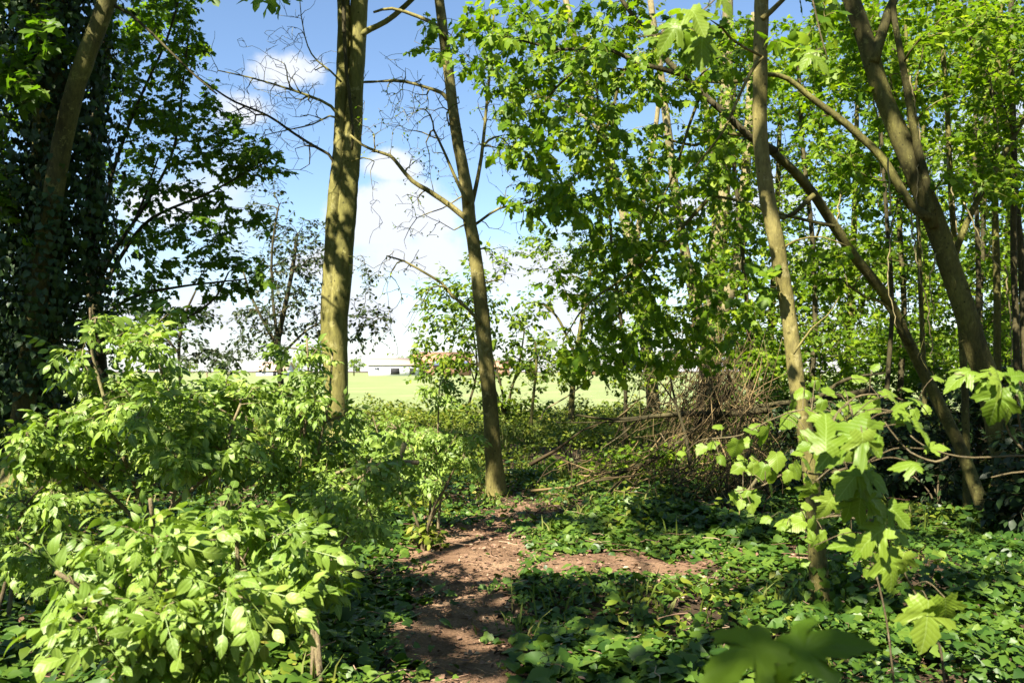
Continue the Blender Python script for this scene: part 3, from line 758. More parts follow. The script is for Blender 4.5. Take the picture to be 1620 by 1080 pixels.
pl.grow(ell([(640, 190, 80, 70, D, .9, 70), (800, 250, 60, 110, D, .8, 50), (640, 330, 60, 50, D, .5, 22), (620, 430, 60, 50, D, .5, 26), (730, 110, 70, 80, D, .9, 40), (640, 480, 70, 70, D, .6, 24), (690, 260, 50, 60, D, .6, 24), (800, 400, 40, 60, D, .5, 18)]),
        leafy=True, wig=.10, rtip=.003, tail=.25)
finish(pl, 'slender_forked_tree', 'slim tree forking above head height, dark lower trunk at the far end of the path', 'tree', M['bark'], M['small'], tmpl='oval', size=.032, spacing=.10, keep=.5)

# ---- 5 the slim near trunk
D = 6.0
pl = Plant(G(1298, 962))
pl.limb_(down(pl.base, pix([(1293, 880), (1285, 780), (1275, 700), (1262, 620), (1254, 550), (1243, 470), (1230, 400), (1217, 330), (1207, 260), (1202, 190), (1204, 110), (1206, 40), (1206, -60), (1200, -300)], D)), .062, .042, 'trunk', step=.1, flare=.9, k=16, lump=.045)
lb = [pl.limb_(pix([(1207, 90), (1190, 110), (1170, 150), (1145, 205), (1120, 240), (1100, 265)], D - .4), .014, .005),
      pl.limb_(pix([(1230, 400), (1260, 380), (1300, 375), (1340, 390)], D), .010, .003),
      pl.limb_(pix([(1206, 30), (1240, 0), (1290, -50)], D - .5), .02, .01),
      pl.limb_(pix([(1255, 560), (1285, 520), (1310, 500), (1330, 470)], D - .2), .008, .003)]
pl.grow(ell([(1120, 60, 90, 60, D - .9, .6, 26), (1280, 90, 80, 30, D - 1.2, .5, 8), (1240, 470, 60, 60, D - .1, .4, 9), (1300, 20, 60, 40, D - 1, .5, 8)], k=.8), tail=.35, droop=.3)
rt5 = finish(pl, 'slim_tree', 'slim pale trunk rising out of the ivy with sunlit shadow-dappled bark', 'tree', M['bark'], M['maple'], tmpl='hazel', size=.07, spacing=.08, per=2)

mb = MB(); b5 = pl.base
ivy_on(mb, [b5, b5 + [0, 0, .15], b5 + [-.005, 0, .30]], [.10, .06], 120, .06, .05)
ivy_on(mb, [b5 + [.06, -.03, 0], b5 + [.07, -.04, .25], b5 + [.05, -.05, .55]], [.02, .015], 46, .055, .03)
mb.build('ivy', M['carpet'], rt5, b5)
# ---- 6 the mossy tree leaning from the dark side across to the open sky
D = 9.6
pl = Plant(G(1568, 830))
pl.limb_(down(pl.base, pix([(1525, 720, D), (1482, 630, D), (1440, 545, 9.5), (1405, 475, 9.3), (1360, 415, 9.1), (1318, 355, 8.9), (1288, 308, 8.7), (1255, 268, 8.5), (1222, 236, 8.4)])), .08, .04, 'trunk', flare=.4)
lb = [pl.limb_(pix([(1225, 238, 8.4), (1185, 215), (1150, 180), (1115, 150), (1080, 118), (1058, 98), (1035, 66), (1010, 35), (985, 0), (950, -60)], 8.1), .04, .016, mat=M['bark_dark'])]
lb.append(pl.limb_(pix([(1080, 118), (1050, 110), (1010, 100), (970, 80), (930, 75), (890, 76), (850, 68), (826, 62)], 7.6), .026, .009, mat=M['bark_dark']))
lb.append(pl.limb_(pix([(1255, 268), (1225, 240), (1200, 222), (1150, 212), (1100, 230), (1040, 215)], 8.4), .03, .010))
lb.append(pl.limb_(pix([(1288, 308), (1240, 345), (1180, 320), (1130, 310), (1080, 300)], 8.5), .026, .009))
lb.append(pl.limb_(pix([(1320, 358), (1260, 345), (1200, 330), (1120, 315)], 8.8), .02, .008))
lb.append(pl.limb_(pix([(1110, 145), (1090, 200), (1075, 250), (1060, 290), (1030, 350)], 8.0), .016, .006))
lb.append(pl.limb_(pix([(1000, 95), (980, 130), (965, 190), (930, 250), (890, 300)], 7.8), .018, .005))
lb.append(pl.limb_(pix([(1120, 315), (1060, 380), (1000, 430), (930, 480), (890, 540)], 8.2), .02, .006))
lb.append(pl.limb_(pix([(970, 80), (900, 120), (850, 180), (820, 250)], 7.7), .016, .006))
pl.grow(ell([(680, 70, 80, 50, 7.8, .6, 9), (830, 70, 80, 60, 7.7, .8, 44), (900, 190, 100, 90, 7.8, .8, 60), (870, 310, 60, 55, 7.8, .7, 30), (790, 50, 60, 60, 7.8, .6, 22), (815, 170, 40, 80, 7.8, .6, 20), (985, 300, 110, 90, 8, .8, 56), (1010, 110, 110, 80, 7.8, .9, 60), (1080, 390, 120, 80, 8.3, .8, 48),
             (960, 450, 90, 70, 8.3, .7, 36), (920, 560, 70, 40, 8.3, .7, 26), (1040, 545, 100, 60, 8.6, .7, 34), (1110, 240, 80, 80, 8, .8, 34), (840, 240, 50, 60, 7.7, .6, 18), (1160, 460, 80, 70, 8.4, .7, 26), (940, 20, 100, 40, 7.8, .8, 30), (1150, 60, 60, 70, 8, .7, 22)], 5, 1.9, .3),
        tail=.38, droop=.35)
finish(pl, 'leaning_mossy_tree', 'thin mossy trunk leaning diagonally behind the slim tree, its leafy boughs hiding the sky', 'tree', M['bark_moss'], M['maple'], tmpl='maple', size=.072, spacing=.05, per=2, droop=.75)

# ---- 7 the thick leaning trunk
D = 9.0
pl = Plant(G(1612, 838))
pl.limb_(down(pl.base, pix([(1592, 720), (1568, 620), (1540, 540), (1510, 450), (1482, 370), (1452, 295), (1424, 225), (1398, 160), (1378, 95), (1362, 45), (1345, 0), (1318, -90), (1270, -260)], D)), .152, .062, 'trunk', flare=.5, k=18, lump=.05)
lb = [pl.limb_(pix([(1382, 100), (1392, 60), (1404, 20), (1425, -30), (1450, -120)], D - .05), .06, .03, 'fork'),
      pl.limb_(pix([(1478, 360), (1465, 290), (1448, 220), (1436, 150), (1424, 80), (1414, 20), (1408, -80)], D - .1), .052, .024, 'second_stem'),
      pl.limb_(pix([(1470, 345), (1440, 322), (1405, 262), (1378, 230), (1340, 196), (1300, 165), (1278, 148), (1248, 124), (1215, 118), (1170, 130), (1120, 130)], D - .1), .055, .016),
      pl.limb_(pix([(1500, 430), (1540, 330), (1580, 260), (1640, 150)], D + .3), .04, .02),
      pl.limb_(pix([(1440, 545), (1400, 480), (1370, 470), (1330, 440)], D + .3), .03, .01)]
pl.grow(ell([(1290, 110, 80, 90, D + .6, 1.0, 36), (1400, 130, 80, 100, D + 1.2, .8, 36), (1520, 120, 110, 110, D + .4, .9, 60), (1360, 300, 90, 80, D + .4, .9, 34), (1560, 270, 80, 70, D, .9, 30), (1490, 30, 110, 50, D + .5, .9, 40), (1600, 60, 60, 60, D - .3, .9, 24),
             (1330, 420, 80, 60, D + .5, .8, 22), (1330, 30, 80, 50, D + 1.1, .7, 24)]), tail=.42, droop=.3)
pl.grow(ell([(1480, 400, 90, 160, D - .2, .6, 40), (1560, 420, 60, 140, D - .3, .6, 34), (1400, 440, 80, 120, D + .4, .6, 30), (1330, 500, 90, 90, D + 1, .6, 30)]), leafy=False, wig=.12, rtip=.002)
finish(pl, 'thick_leaning_tree', 'thickest leaning trunk with a high fork and a thin stem rising alongside', 'tree', M['bark_moss'], M['maple'], tmpl='maple', size=.068, spacing=.042, per=2, droop=.4)

# ---- 8 thin upright poles on the dark side, each a tree of its own
POLES = [
    (1528, 815, 9.8, [(1526, 640), (1518, 480), (1505, 300), (1498, 150), (1488, 0), (1480, -150)], .045, 'thin upright pole stem just beside the thick leaning trunk', 20),
    (1578, 800, 10.4, [(1577, 640), (1574, 450), (1570, 300), (1573, 150), (1578, 0), (1580, -150)], .055, 'pale thin pole tree with a patch of sunlit bark high up', 20),
    (1612, 815, 9.7, [(1610, 620), (1606, 400), (1604, 200), (1600, 40), (1606, -120)], .05, 'thin dark pole tree cut by the picture edge', 14),
    (1640, 805, 10.2, [(1622, 560), (1612, 380), (1590, 200), (1560, 130), (1530, 55), (1500, -10), (1470, -90)], .06, 'bent dark tree curving in over the thin poles', 26),
    (1462, 790, 10.9, [(1464, 640), (1458, 480), (1452, 330), (1440, 200), (1436, 60), (1430, -100)], .035, 'wispy pole with pale hanging shoots between the two leaning trunks', 14),
    (1395, 770, 12.0, [(1402, 620), (1410, 480), (1400, 330), (1392, 180), (1390, 20), (1385, -120)], .04, 'thin dark stem standing behind the mossy diagonal trunk', 18),
    (1550, 770, 12.2, [(1546, 600), (1548, 420), (1540, 250), (1544, 90), (1546, -80)], .045, 'dark pole tree deeper in the shade behind the pale one', 16),
]
for (bx, by, D, q, r, lab, nt_) in POLES:
    pl = Plant(G(bx, by))
    D = pl.base[1]
    pl.limb_(down(pl.base, pix(q, D)), r, r * .5, 'trunk', flare=.3)
    pl.grow(ell([(q[2][0], q[2][1], 60, 130, D, .7, nt_), (q[-2][0], q[-2][1] + 30, 80, 90, D, .8, nt_ * 2)]), wig=.10, tail=.35, rtip=.0022)
    finish(pl, 'pole_tree', lab, 'tree', M['bark_dark'] if 'dark' in lab else M['bark_moss'], M['maple'], group='thin pole trees on the shady side', tmpl='round', size=.06, spacing=.09, per=1)

# ---- 9 the ivy-tangled pale trees at the wood edge
def bg_tree(name, lab, base, stems, clusters, bark, leaf, size, tmpl='oval', spacing=.07, per=2, tail=.7, group=None, ivy=None, ivyn=0, r=.1, step=.22, rtip=.004, **kw):
    pl = Plant(G(*base)); D = pl.base[1]
    for i, (q, r0, r1) in enumerate(stems):
        pts = pix([(*a[:2], a[2] if len(a) > 2 else D + .4 * math.sin(i * 2.1)) for a in q])
        pl.limb_(down(pl.base, pts) if i == 0 else pts, r0, r1, 'trunk' if i == 0 else 'stem', step=.25, flare=.4 if i == 0 else 0)
    pl.grow(ell([(a, b, c, d, D + e, f, n) for (a, b, c, d, e, f, n) in clusters]), step=step, rtip=rtip, tail=tail)
    root = finish(pl, name, lab, 'tree', bark, leaf, group, tmpl, size * 1.3, spacing, per, **kw)
    if ivy:
        mb = MB()
        for (q, ra) in ivy: ivy_on(mb, pix(q, D), ra, ivyn, .10, .14)
        mb.build('ivy', M['small'], root, pl.base)
    return root
bg_tree('tangled_tree', 'stout tree wrapped in tangled dry ivy stems behind the fallen branch', (1120, 692),
        [([(1122, 600), (1125, 520), (1135, 400), (1145, 250), (1150, 60), (1152, -150)], .30, .10), ([(1120, 560), (1090, 430), (1068, 300), (1050, 150), (1030, 0)], .16, .07), ([(1128, 540), (1165, 420), (1178, 300), (1186, 180), (1195, 20)], .17, .08),
         ([(1130, 470), (1140, 330), (1120, 200), (1110, 60)], .12, .06)],
        [(1120, 480, 130, 90, 0, 1.5, 50), (1080, 300, 100, 120, 0, 1.5, 44), (1190, 300, 80, 130, 0, 1.5, 40), (1140, 120, 140, 110, 0, 2, 50), (1040, 560, 70, 50, -.5, 1, 20), (1200, 560, 70, 60, 0, 1, 26)],
        M['bark_pale'], M['small'], .085, ivy=[([(1120, 640), (1122, 560), (1130, 450), (1142, 280), (1150, 120)], [.5, .25])], ivyn=1600)
bg_tree('pale_tree', 'tall pale-barked tree whose sunlit limbs show through the leaves above the bushes', (1035, 678),
        [([(1030, 600), (1015, 500), (990, 350), (965, 250), (935, 150), (905, 40), (880, -80)], .2, .08), ([(1000, 420), (1020, 300), (1040, 180), (1050, 40)], .1, .05), ([(960, 240), (940, 200), (900, 170), (850, 150)], .06, .03)],
        [(880, 130, 110, 100, 0, 2, 40), (970, 300, 90, 90, 0, 2, 36), (1000, 60, 110, 80, 0, 2, 36), (830, 220, 60, 60, 0, 1.2, 16)],
        M['bark_pale'], M['small'], .075, keep=.8)
BG = [
    ('hedgerow_tree', 'bushy small-leaved tree screening the field just past the hanging maple leaves', (905, 684), [([(905, 620), (915, 540), (930, 450), (945, 370)], .1, .04), ([(910, 560), (880, 500), (850, 478), (826, 484)], .05, .02), ([(915, 540), (960, 480), (1010, 440)], .05, .02)],
     [(930, 420, 70, 70, 0, 1.4, 40), (980, 500, 80, 70, 0, 1.4, 46), (900, 560, 50, 40, 0, 1, 26), (850, 400, 40, 40, 0, 1, 14), (1010, 590, 70, 35, 0, 1, 30)]),
    ('hedgerow_tree', 'dense light green tree filling the gap between the tangled tree and the slim trunk', (1215, 690), [([(1216, 600), (1222, 480), (1230, 330), (1235, 180)], .12, .05), ([(1220, 520), (1270, 430), (1300, 350)], .07, .03)],
     [(1220, 400, 80, 100, 0, 1.5, 60), (1290, 480, 70, 80, 0, 1.5, 46), (1250, 250, 80, 90, 0, 1.6, 44), (1230, 570, 80, 50, 0, 1.4, 44), (1260, 110, 90, 80, 0, 1.6, 36)]),
    ('hedgerow_tree', 'green tree glimpsed between the slim trunk and the mossy diagonal one', (1340, 690), [([(1342, 600), (1346, 480), (1352, 330), (1356, 160)], .13, .05), ([(1345, 520), (1390, 420), (1420, 330)], .07, .03)],
     [(1340, 400, 70, 90, 0, 1.5, 48), (1350, 540, 90, 60, 0, 1.5, 54), (1380, 240, 90, 100, 0, 1.8, 54), (1350, 90, 90, 90, 0, 1.8, 44), (1420, 430, 60, 70, 0, 1.5, 36)]),
    ('hedgerow_tree', 'shaded green tree filling the gaps behind the thick leaning trunk', (1470, 695), [([(1470, 600), (1466, 480), (1460, 330), (1462, 160)], .13, .05), ([(1468, 500), (1510, 400), (1530, 300)], .07, .03)],
     [(1440, 540, 90, 60, 0, 1.5, 54), (1500, 430, 80, 90, 0, 1.6, 60), (1480, 260, 100, 100, 0, 1.8, 60), (1480, 90, 100, 90, 0, 1.8, 50), (1540, 560, 80, 60, 0, 1.5, 54)]),
    ('hedgerow_tree', 'dark leafy tree behind the group of thin pole trees', (1590, 700), [([(1590, 600), (1594, 460), (1598, 300), (1596, 130)], .13, .05), ([(1592, 500), (1560, 400), (1550, 300)], .07, .03)],
     [(1600, 560, 90, 70, 0, 1.5, 60), (1600, 420, 80, 90, 0, 1.6, 60), (1600, 250, 90, 100, 0, 1.8, 60), (1590, 90, 100, 100, 0, 1.8, 60)]),
]
for i, (nm, lab, base, stems, cl) in enumerate(BG):
    cl = [(a, b, c, d, e, f, int(n * (2.2 if i == 0 else 2.4))) for (a, b, c, d, e, f, n) in cl]
    bg_tree(nm, lab, base, stems, cl, M['bark_moss'], M['small'] if i in (0, 1) else M['maple'], (.075 if i == 0 else .082), group='leafy trees along the field edge')
UND = [
    ('leafy understorey tree between the slim trunk and the thin dark stem', (1275, 740), [([(1280, 640), (1290, 520), (1285, 380), (1270, 240), (1262, 80)], .06, .03)], [(1290, 420, 70, 80, 0, 1, 40), (1320, 560, 80, 50, 0, 1, 40), (1270, 230, 80, 90, 0, 1, 40), (1300, 90, 90, 80, 0, 1, 40), (1250, 580, 50, 50, 0, .8, 20)]),
    ('leafy understorey tree between the mossy diagonal trunk and the thick one', (1420, 745), [([(1425, 620), (1432, 500), (1425, 360), (1420, 220), (1412, 60)], .06, .03)], [(1410, 400, 70, 80, 0, 1, 44), (1440, 540, 80, 50, 0, 1, 44), (1400, 250, 70, 80, 0, 1, 40), (1420, 90, 90, 80, 0, 1, 40)]),
    ('leafy understorey tree just past the thick leaning trunk among the poles', (1555, 745), [([(1556, 620), (1550, 500), (1556, 360), (1560, 220), (1550, 60)], .06, .03)], [(1560, 420, 70, 80, 0, 1, 44), (1590, 550, 70, 60, 0, 1, 44), (1550, 260, 80, 80, 0, 1, 44), (1560, 90, 90, 80, 0, 1, 40), (1510, 480, 50, 60, 0, .8, 20)]),
    ('leafy understorey tree whose fine sprays hang just in front of the pale tree', (985, 735), [([(990, 640), (985, 520), (970, 400), (960, 260), (940, 100)], .04, .02)], [(930, 420, 60, 70, 0, 1, 30), (1000, 500, 70, 60, 0, 1, 36), (900, 320, 70, 60, 0, 1, 30), (940, 200, 80, 80, 0, 1, 34), (880, 90, 90, 70, 0, 1, 30), (1010, 340, 60, 80, 0, 1, 30), (930, 580, 60, 30, 0, .8, 24)]),
    ('leafy understorey tree between the tangled tree and the slim trunk', (1185, 745), [([(1188, 640), (1184, 520), (1172, 380), (1160, 240), (1165, 80)], .05, .025)], [(1170, 420, 70, 70, 0, 1, 34), (1190, 560, 60, 50, 0, 1, 34), (1110, 520, 60, 50, 0, 1, 24), (1160, 240, 70, 90, 0, 1, 34), (1160, 80, 80, 70, 0, 1, 34)]),
]
for lab, base, stems, cl in UND:
    bg_tree('understorey_tree', lab, base, stems, cl, M['bark_dark'], M['maple'], .056, tmpl='maple', spacing=.045, group='leafy understorey trees', step=.14, tail=.55)
VINES = [[(1440, 330), (1452, 420), (1468, 500), (1476, 580)], [(1405, 250), (1410, 360), (1404, 440), (1420, 520)], [(1480, 400), (1472, 450), (1478, 500)], [(1525, 320), (1540, 350), (1560, 400), (1590, 430)], [(1440, 120), (1455, 220), (1450, 330), (1462, 420)],
         [(1330, 300), (1322, 380), (1345, 460)], [(1590, 420), (1600, 520), (1596, 640)], [(1560, 60), (1570, 150), (1590, 260), (1586, 330)], [(1500, 250), (1515, 380), (1512, 500)], [(1380, 120), (1392, 240), (1388, 330)]]
for i, q in enumerate(VINES):
    p = smooth_path(pix(q, 8.4 + .12 * i), .06); p[1:-1] += rng.normal(0, .008, p[1:-1].shape)
    mb = MB(); mb.tube(p, np.linspace(.009, .005, len(p)), 5)
    tag(mb.build('hanging_vine', M['bark_pale'], None, p[0], smooth=True), 'thin pale dead vine hanging in the shade around the thick leaning trunk', 'vine', 'dead vines hanging on the shady side')
# ---- 10 shrubs and saplings at the field edge behind the forked tree
bg_tree('field_edge_bush', 'loose multi-stemmed bush just behind the dark trunk at the field edge', (800, 682),
        [([(798, 640), (790, 600), (775, 550), (760, 500)], .05, .02), ([(800, 670), (808, 620), (822, 570), (830, 520)], .05, .02), ([(802, 670), (785, 620), (770, 600), (740, 540)], .04, .015), ([(799, 660), (815, 600), (850, 560), (880, 545)], .035, .012)],
        [(720, 500, 70, 60, 0, 1.0, 80), (690, 570, 60, 30, 0, .8, 40), (800, 640, 70, 25, 0, .8, 30), (830, 520, 60, 60, 0, 1.0, 40), (790, 580, 60, 40, 0, .8, 30), (760, 430, 50, 40, 0, .8, 18), (850, 560, 40, 40, 0, .8, 18)],
        M['bark_dark'], M['small'], .10, step=.16, tail=.5)
bg_tree('field_edge_sapling', 'thin leaning sapling with a forked dark stem beside the path-end tree', (738, 676),
        [([(742, 640), (752, 605), (755, 570), (750, 530)], .05, .025), ([(752, 608), (740, 570), (728, 540)], .025, .012)], [(740, 520, 40, 40, 0, .6, 20), (705, 585, 40, 20, 0, .5, 14)], M['bark_dark'], M['small'], .09, step=.16)
bg_tree('field_edge_sapling', 'upright bare sapling stem standing alone against the bright field', (838, 690),
        [([(841, 650), (845, 610), (848, 580), (846, 540)], .055, .025)], [(850, 570, 60, 40, 0, .8, 18), (880, 610, 40, 22, 0, .6, 10)], M['bark_moss'], M['small'], .07, step=.16)
bg_tree('dark_hawthorn_tree', 'dark open-crowned small tree silhouetted against the sky behind the twin stems', (447, 668),
        [([(444, 600), (440, 545), (450, 490), (462, 430), (470, 370)], .13, .05), ([(440, 550), (418, 510), (398, 470), (385, 430)], .07, .03), ([(440, 545), (432, 480), (430, 400), (440, 330)], .06, .03), ([(446, 560), (490, 520), (540, 500), (590, 505)], .05, .02)],
        [(470, 400, 70, 70, 0, 1.6, 120), (440, 470, 70, 60, 0, 1.4, 60), (410, 520, 60, 40, 0, 1.4, 60), (500, 500, 70, 50, 0, 1.6, 44), (585, 520, 40, 45, 0, 1.2, 30), (440, 330, 40, 40, 0, 1, 16), (380, 560, 40, 25, 0, 1, 16), (590, 450, 30, 50, 0, 1, 12), (540, 560, 40, 25, 0, 1, 8)],
        M['bark_dark'], M['dark'], .095, step=.2, rtip=.006, keep=.6)
bg_tree('dark_hawthorn_tree', 'small dark tree low behind the elder thicket under the sycamore boughs', (285, 668),
        [([(285, 600), (283, 550), (292, 500), (310, 460)], .08, .03), ([(284, 560), (250, 520), (225, 500)], .05, .02)],
        [(290, 520, 70, 50, 0, 1.4, 34), (220, 520, 60, 40, 0, 1.4, 26), (350, 560, 40, 30, 0, 1.2, 18), (130, 540, 60, 50, 0, 1.4, 22)],
        M['bark_dark'], M['dark'], .10, step=.2)

# ================================================================== ELDER THICKET
def elder(label, base, stems, clusters, size=.2, leaf='elder', tmpl='elder', spacing=.10, per=2, tail=.30, group='elder bushes by the path', mat='elder', step=.09, clump=10, **kw):
    pl = Plant(base)
    for i, q in enumerate(stems):
        pts = pix(q)
        pl.limb_(np.vstack([pl.base + [rng.normal(0, .05), rng.normal(0, .05), -.08], pts]), .017, .007, 'stem', step=.1, wob=.006, mat=M['stem'])
    pl.grow(ell(clusters, clump, 2.7, .15), step=step, rtip=.0026, tail=tail, droop=-.1, wig=.06, rmax=.012)
    kw.setdefault('up', 1.0); kw.setdefault('droop', .22); kw.setdefault('jit', .5)
    return finish(pl, 'elder_bush', label, 'shrub', M['stem'], M[mat], group, tmpl, size * .44, spacing, per, crown='foliage', pet=.05, uv=True, **kw)
def gnd(px, d, dx=0):
    p = P(px, 587, d); return np.array([p[0] + dx, p[1], hgt(p[0], p[1])])
elder('nearest elder bush with large sunlit leaves spilling low over the dark ivy', gnd(290, 3.3),
      [[(300, 1040, 3.2), (250, 900, 3.1), (235, 790, 2.95)], [(320, 1030, 3.2), (380, 900, 3.2), (360, 780, 3.2)], [(280, 1060, 3.1), (180, 960, 2.9), (90, 900, 2.8)], [(330, 1060, 3.2), (330, 960, 2.9), (280, 980, 2.6)], [(300, 1060, 3.3), (460, 930, 3.3), (560, 890, 3.4)]],
      [(240, 860, 170, 60, 3.0, .35, 30), (300, 930, 160, 70, 2.9, .35, 30), (170, 1000, 80, 50, 2.8, .3, 11), (390, 860, 110, 90, 3.2, .35, 26), (240, 985, 90, 40, 2.7, .25, 12), (420, 960, 70, 50, 3.1, .3, 10), (240, 790, 22, 20, 2.95, .1, 2), (300, 1050, 130, 40, 2.9, .3, 18), (200, 1070, 90, 30, 2.8, .2, 8), (480, 900, 70, 60, 3.5, .3, 10), (460, 850, 90, 50, 3.4, .3, 12), (120, 930, 30, 20, 2.8, .2, 2)], size=.2)
elder('rounded elder bush with layered leaf sprays in front of the ivy-clad trunk', gnd(240, 4.8),
      [[(240, 850, 4.8), (190, 700, 4.7), (150, 560, 4.7), (148, 490, 4.6)], [(260, 850, 4.8), (290, 700, 4.7), (250, 560, 4.8)], [(230, 850, 4.8), (120, 740, 4.6), (60, 690, 4.5)], [(250, 840, 4.8), (340, 740, 4.6), (380, 640, 4.6)]],
      [(180, 560, 110, 60, 4.8, .5, 34), (250, 640, 170, 60, 4.7, .6, 52), (130, 690, 100, 50, 4.5, .5, 26), (280, 720, 140, 60, 4.5, .5, 36), (150, 505, 40, 22, 4.7, .3, 7), (90, 760, 90, 60, 4.5, .5, 18), (370, 660, 60, 50, 4.8, .4, 14), (255, 510, 40, 30, 4.9, .3, 6), (50, 690, 40, 30, 4.5, .3, 6)], size=.19)
elder('tall elder bush with upright woody shoots overlapping the base of the twin stems', gnd(480, 5.6),
      [[(480, 830, 5.6), (474, 760, 5.5), (482, 680, 5.5), (488, 600, 5.5), (487, 535, 5.5)], [(485, 830, 5.6), (500, 720, 5.6), (520, 630, 5.6), (526, 560, 5.6)], [(470, 840, 5.6), (430, 740, 5.5), (400, 680, 5.4), (380, 640, 5.4)], [(490, 840, 5.6), (560, 760, 5.4), (620, 738, 5.3), (660, 731, 5.3)]],
      [(485, 560, 55, 40, 5.5, .3, 16), (500, 640, 70, 50, 5.5, .4, 24), (430, 690, 80, 60, 5.5, .5, 26), (540, 720, 90, 50, 5.5, .5, 24), (470, 780, 110, 50, 5.4, .5, 26), (390, 690, 60, 40, 5.4, .4, 12), (590, 780, 60, 40, 5.3, .4, 12), (350, 720, 60, 50, 5.3, .4, 14)], size=.18)
elder('drooping dark-leaved elder bush standing before the slim forked tree', gnd(690, 8.6),
      [[(690, 780, 8.6), (694, 690, 8.5), (696, 610, 8.5)], [(680, 780, 8.6), (650, 700, 8.5), (620, 670, 8.4)], [(700, 780, 8.6), (740, 710, 8.4), (752, 690, 8.3)]],
      [(696, 620, 34, 26, 8.5, .25, 12), (640, 690, 70, 36, 8.4, .4, 26), (725, 705, 50, 34, 8.4, .4, 20), (590, 700, 50, 36, 8.5, .4, 14), (680, 750, 70, 30, 8.3, .3, 16)], size=.24, tmpl='elder_far', droop=.7)
elder('low elder bush with bare broken sticks beside the path edge', gnd(505, 4.3),
      [[(500, 970, 4.3), (505, 930, 4.25), (540, 905, 4.2), (575, 905, 4.2)], [(498, 980, 4.3), (520, 900, 4.2), (555, 840, 4.2)], [(490, 980, 4.3), (450, 880, 4.2), (430, 820, 4.2)]],
      [(470, 820, 90, 50, 4.3, .4, 26), (430, 870, 60, 50, 4.2, .3, 14), (570, 800, 50, 50, 4.3, .3, 12), (600, 740, 50, 40, 4.4, .3, 8), (520, 880, 30, 40, 4.2, .3, 4)], size=.16)
elder('shaded elder bush at the back between the rounded bush and the twin stems', gnd(350, 7.5),
      [[(350, 780, 7.5), (340, 660, 7.5), (330, 590, 7.5)], [(355, 780, 7.5), (400, 660, 7.5), (440, 610, 7.5)]],
      [(330, 660, 90, 45, 7.5, .6, 34), (430, 670, 80, 45, 7.5, .6, 28), (250, 640, 80, 50, 7.5, .6, 24)], size=.19, tmpl='elder_far')
elder('broad elder bush by the foot of the twin-stemmed tree', gnd(610, 10.5),
      [[(610, 770, 10.5), (600, 700, 10.5), (590, 660, 10.5)], [(615, 770, 10.5), (660, 710, 10.4), (690, 690, 10.4)]],
      [(590, 690, 80, 30, 10.5, .7, 40), (680, 710, 70, 30, 10.4, .6, 30), (540, 720, 60, 40, 10.3, .6, 22), (640, 740, 80, 30, 10.2, .6, 26)], size=.2, tmpl='elder_far')
elder('small elder bush in deep shade at the foot of the ivy-clad tree', gnd(30, 5.6),
      [[(30, 850, 5.6), (40, 800, 5.5), (70, 770, 5.5)], [(25, 850, 5.6), (0, 790, 5.5), (-30, 760, 5.5)]],
      [(40, 800, 90, 50, 5.5, .5, 22), (20, 880, 90, 50, 5.0, .5, 16), (110, 850, 60, 40, 5.2, .4, 10)], size=.18)

# ---- bramble and dark evergreen shrubs in the middle distance
def shrub(name, label, px, d, clusters, leaf, size, tmpl='oval', spacing=.07, per=2, bark='twig', group=None, tail=.5, nst=5, **kw):
    pl = Plant(gnd(px, d))
    for i in range(nst):
        a = rng.uniform(0, 6.28); L = rng.uniform(.4, .8)
        top = pl.base + [math.cos(a) * .3, math.sin(a) * .3, L]
        pl.limb_(np.vstack([pl.base - [0, 0, .08], pl.base + [math.cos(a) * .08, math.sin(a) * .08, L * .5], top]), .016, .008, 'stem', step=.12)
    pl.grow(ell(clusters), step=.13, rtip=.0025, tail=tail, wig=.1, droop=.2)
    return finish(pl, name, label, 'shrub', M[bark], M[leaf], group, tmpl, size, spacing, per, crown='foliage', **kw)
shrub('bramble_bush', 'low sunlit bramble bush beyond the forked tree at the field margin', 900, 20, [(900, 690, 70, 18, 20, 1.2, 60), (860, 700, 50, 14, 19.5, 1, 40), (960, 690, 60, 16, 20, 1.2, 50)], 'herb', .09, group='low bushes along the field margin')
shrub('bramble_bush', 'leafy bramble bush hiding the foot of the twin stems at the field margin', 610, 17, [(600, 690, 80, 16, 17, 1.2, 60), (680, 695, 60, 16, 17, 1.2, 50), (530, 690, 60, 18, 17, 1.2, 40)], 'herb', .10, group='low bushes along the field margin')
shrub('bramble_bush', 'bramble bush growing up through the brown brushwood', 1080, 12.0, [(1060, 720, 70, 30, 11.9, .7, 50), (1000, 725, 60, 24, 12.2, .7, 40), (1150, 730, 60, 30, 11.6, .6, 36)], 'maple', .06, group='low bushes along the field margin')
shrub('bramble_bush', 'small bramble bush in half shade between the path and the brush pile', 905, 13, [(890, 745, 60, 22, 13, .8, 44), (960, 740, 50, 20, 13, .8, 36)], 'maple', .07, group='low bushes along the field margin')
shrub('bramble_bush', 'long dim bramble bush in the shade under the leaning mossy trunk', 1330, 11.5, [(1300, 730, 70, 40, 11.5, .8, 50), (1380, 740, 80, 50, 11.5, .9, 60), (1240, 750, 50, 30, 11, .6, 26)], 'evergreen', .08, group='low bushes along the field margin')
shrub('bramble_bush', 'small bright seedling bush at the edge of the bare path', 672, 7.9, [(676, 845, 34, 22, 7.9, .25, 22)], 'herb', .07, nst=3, group='low bushes along the field margin')
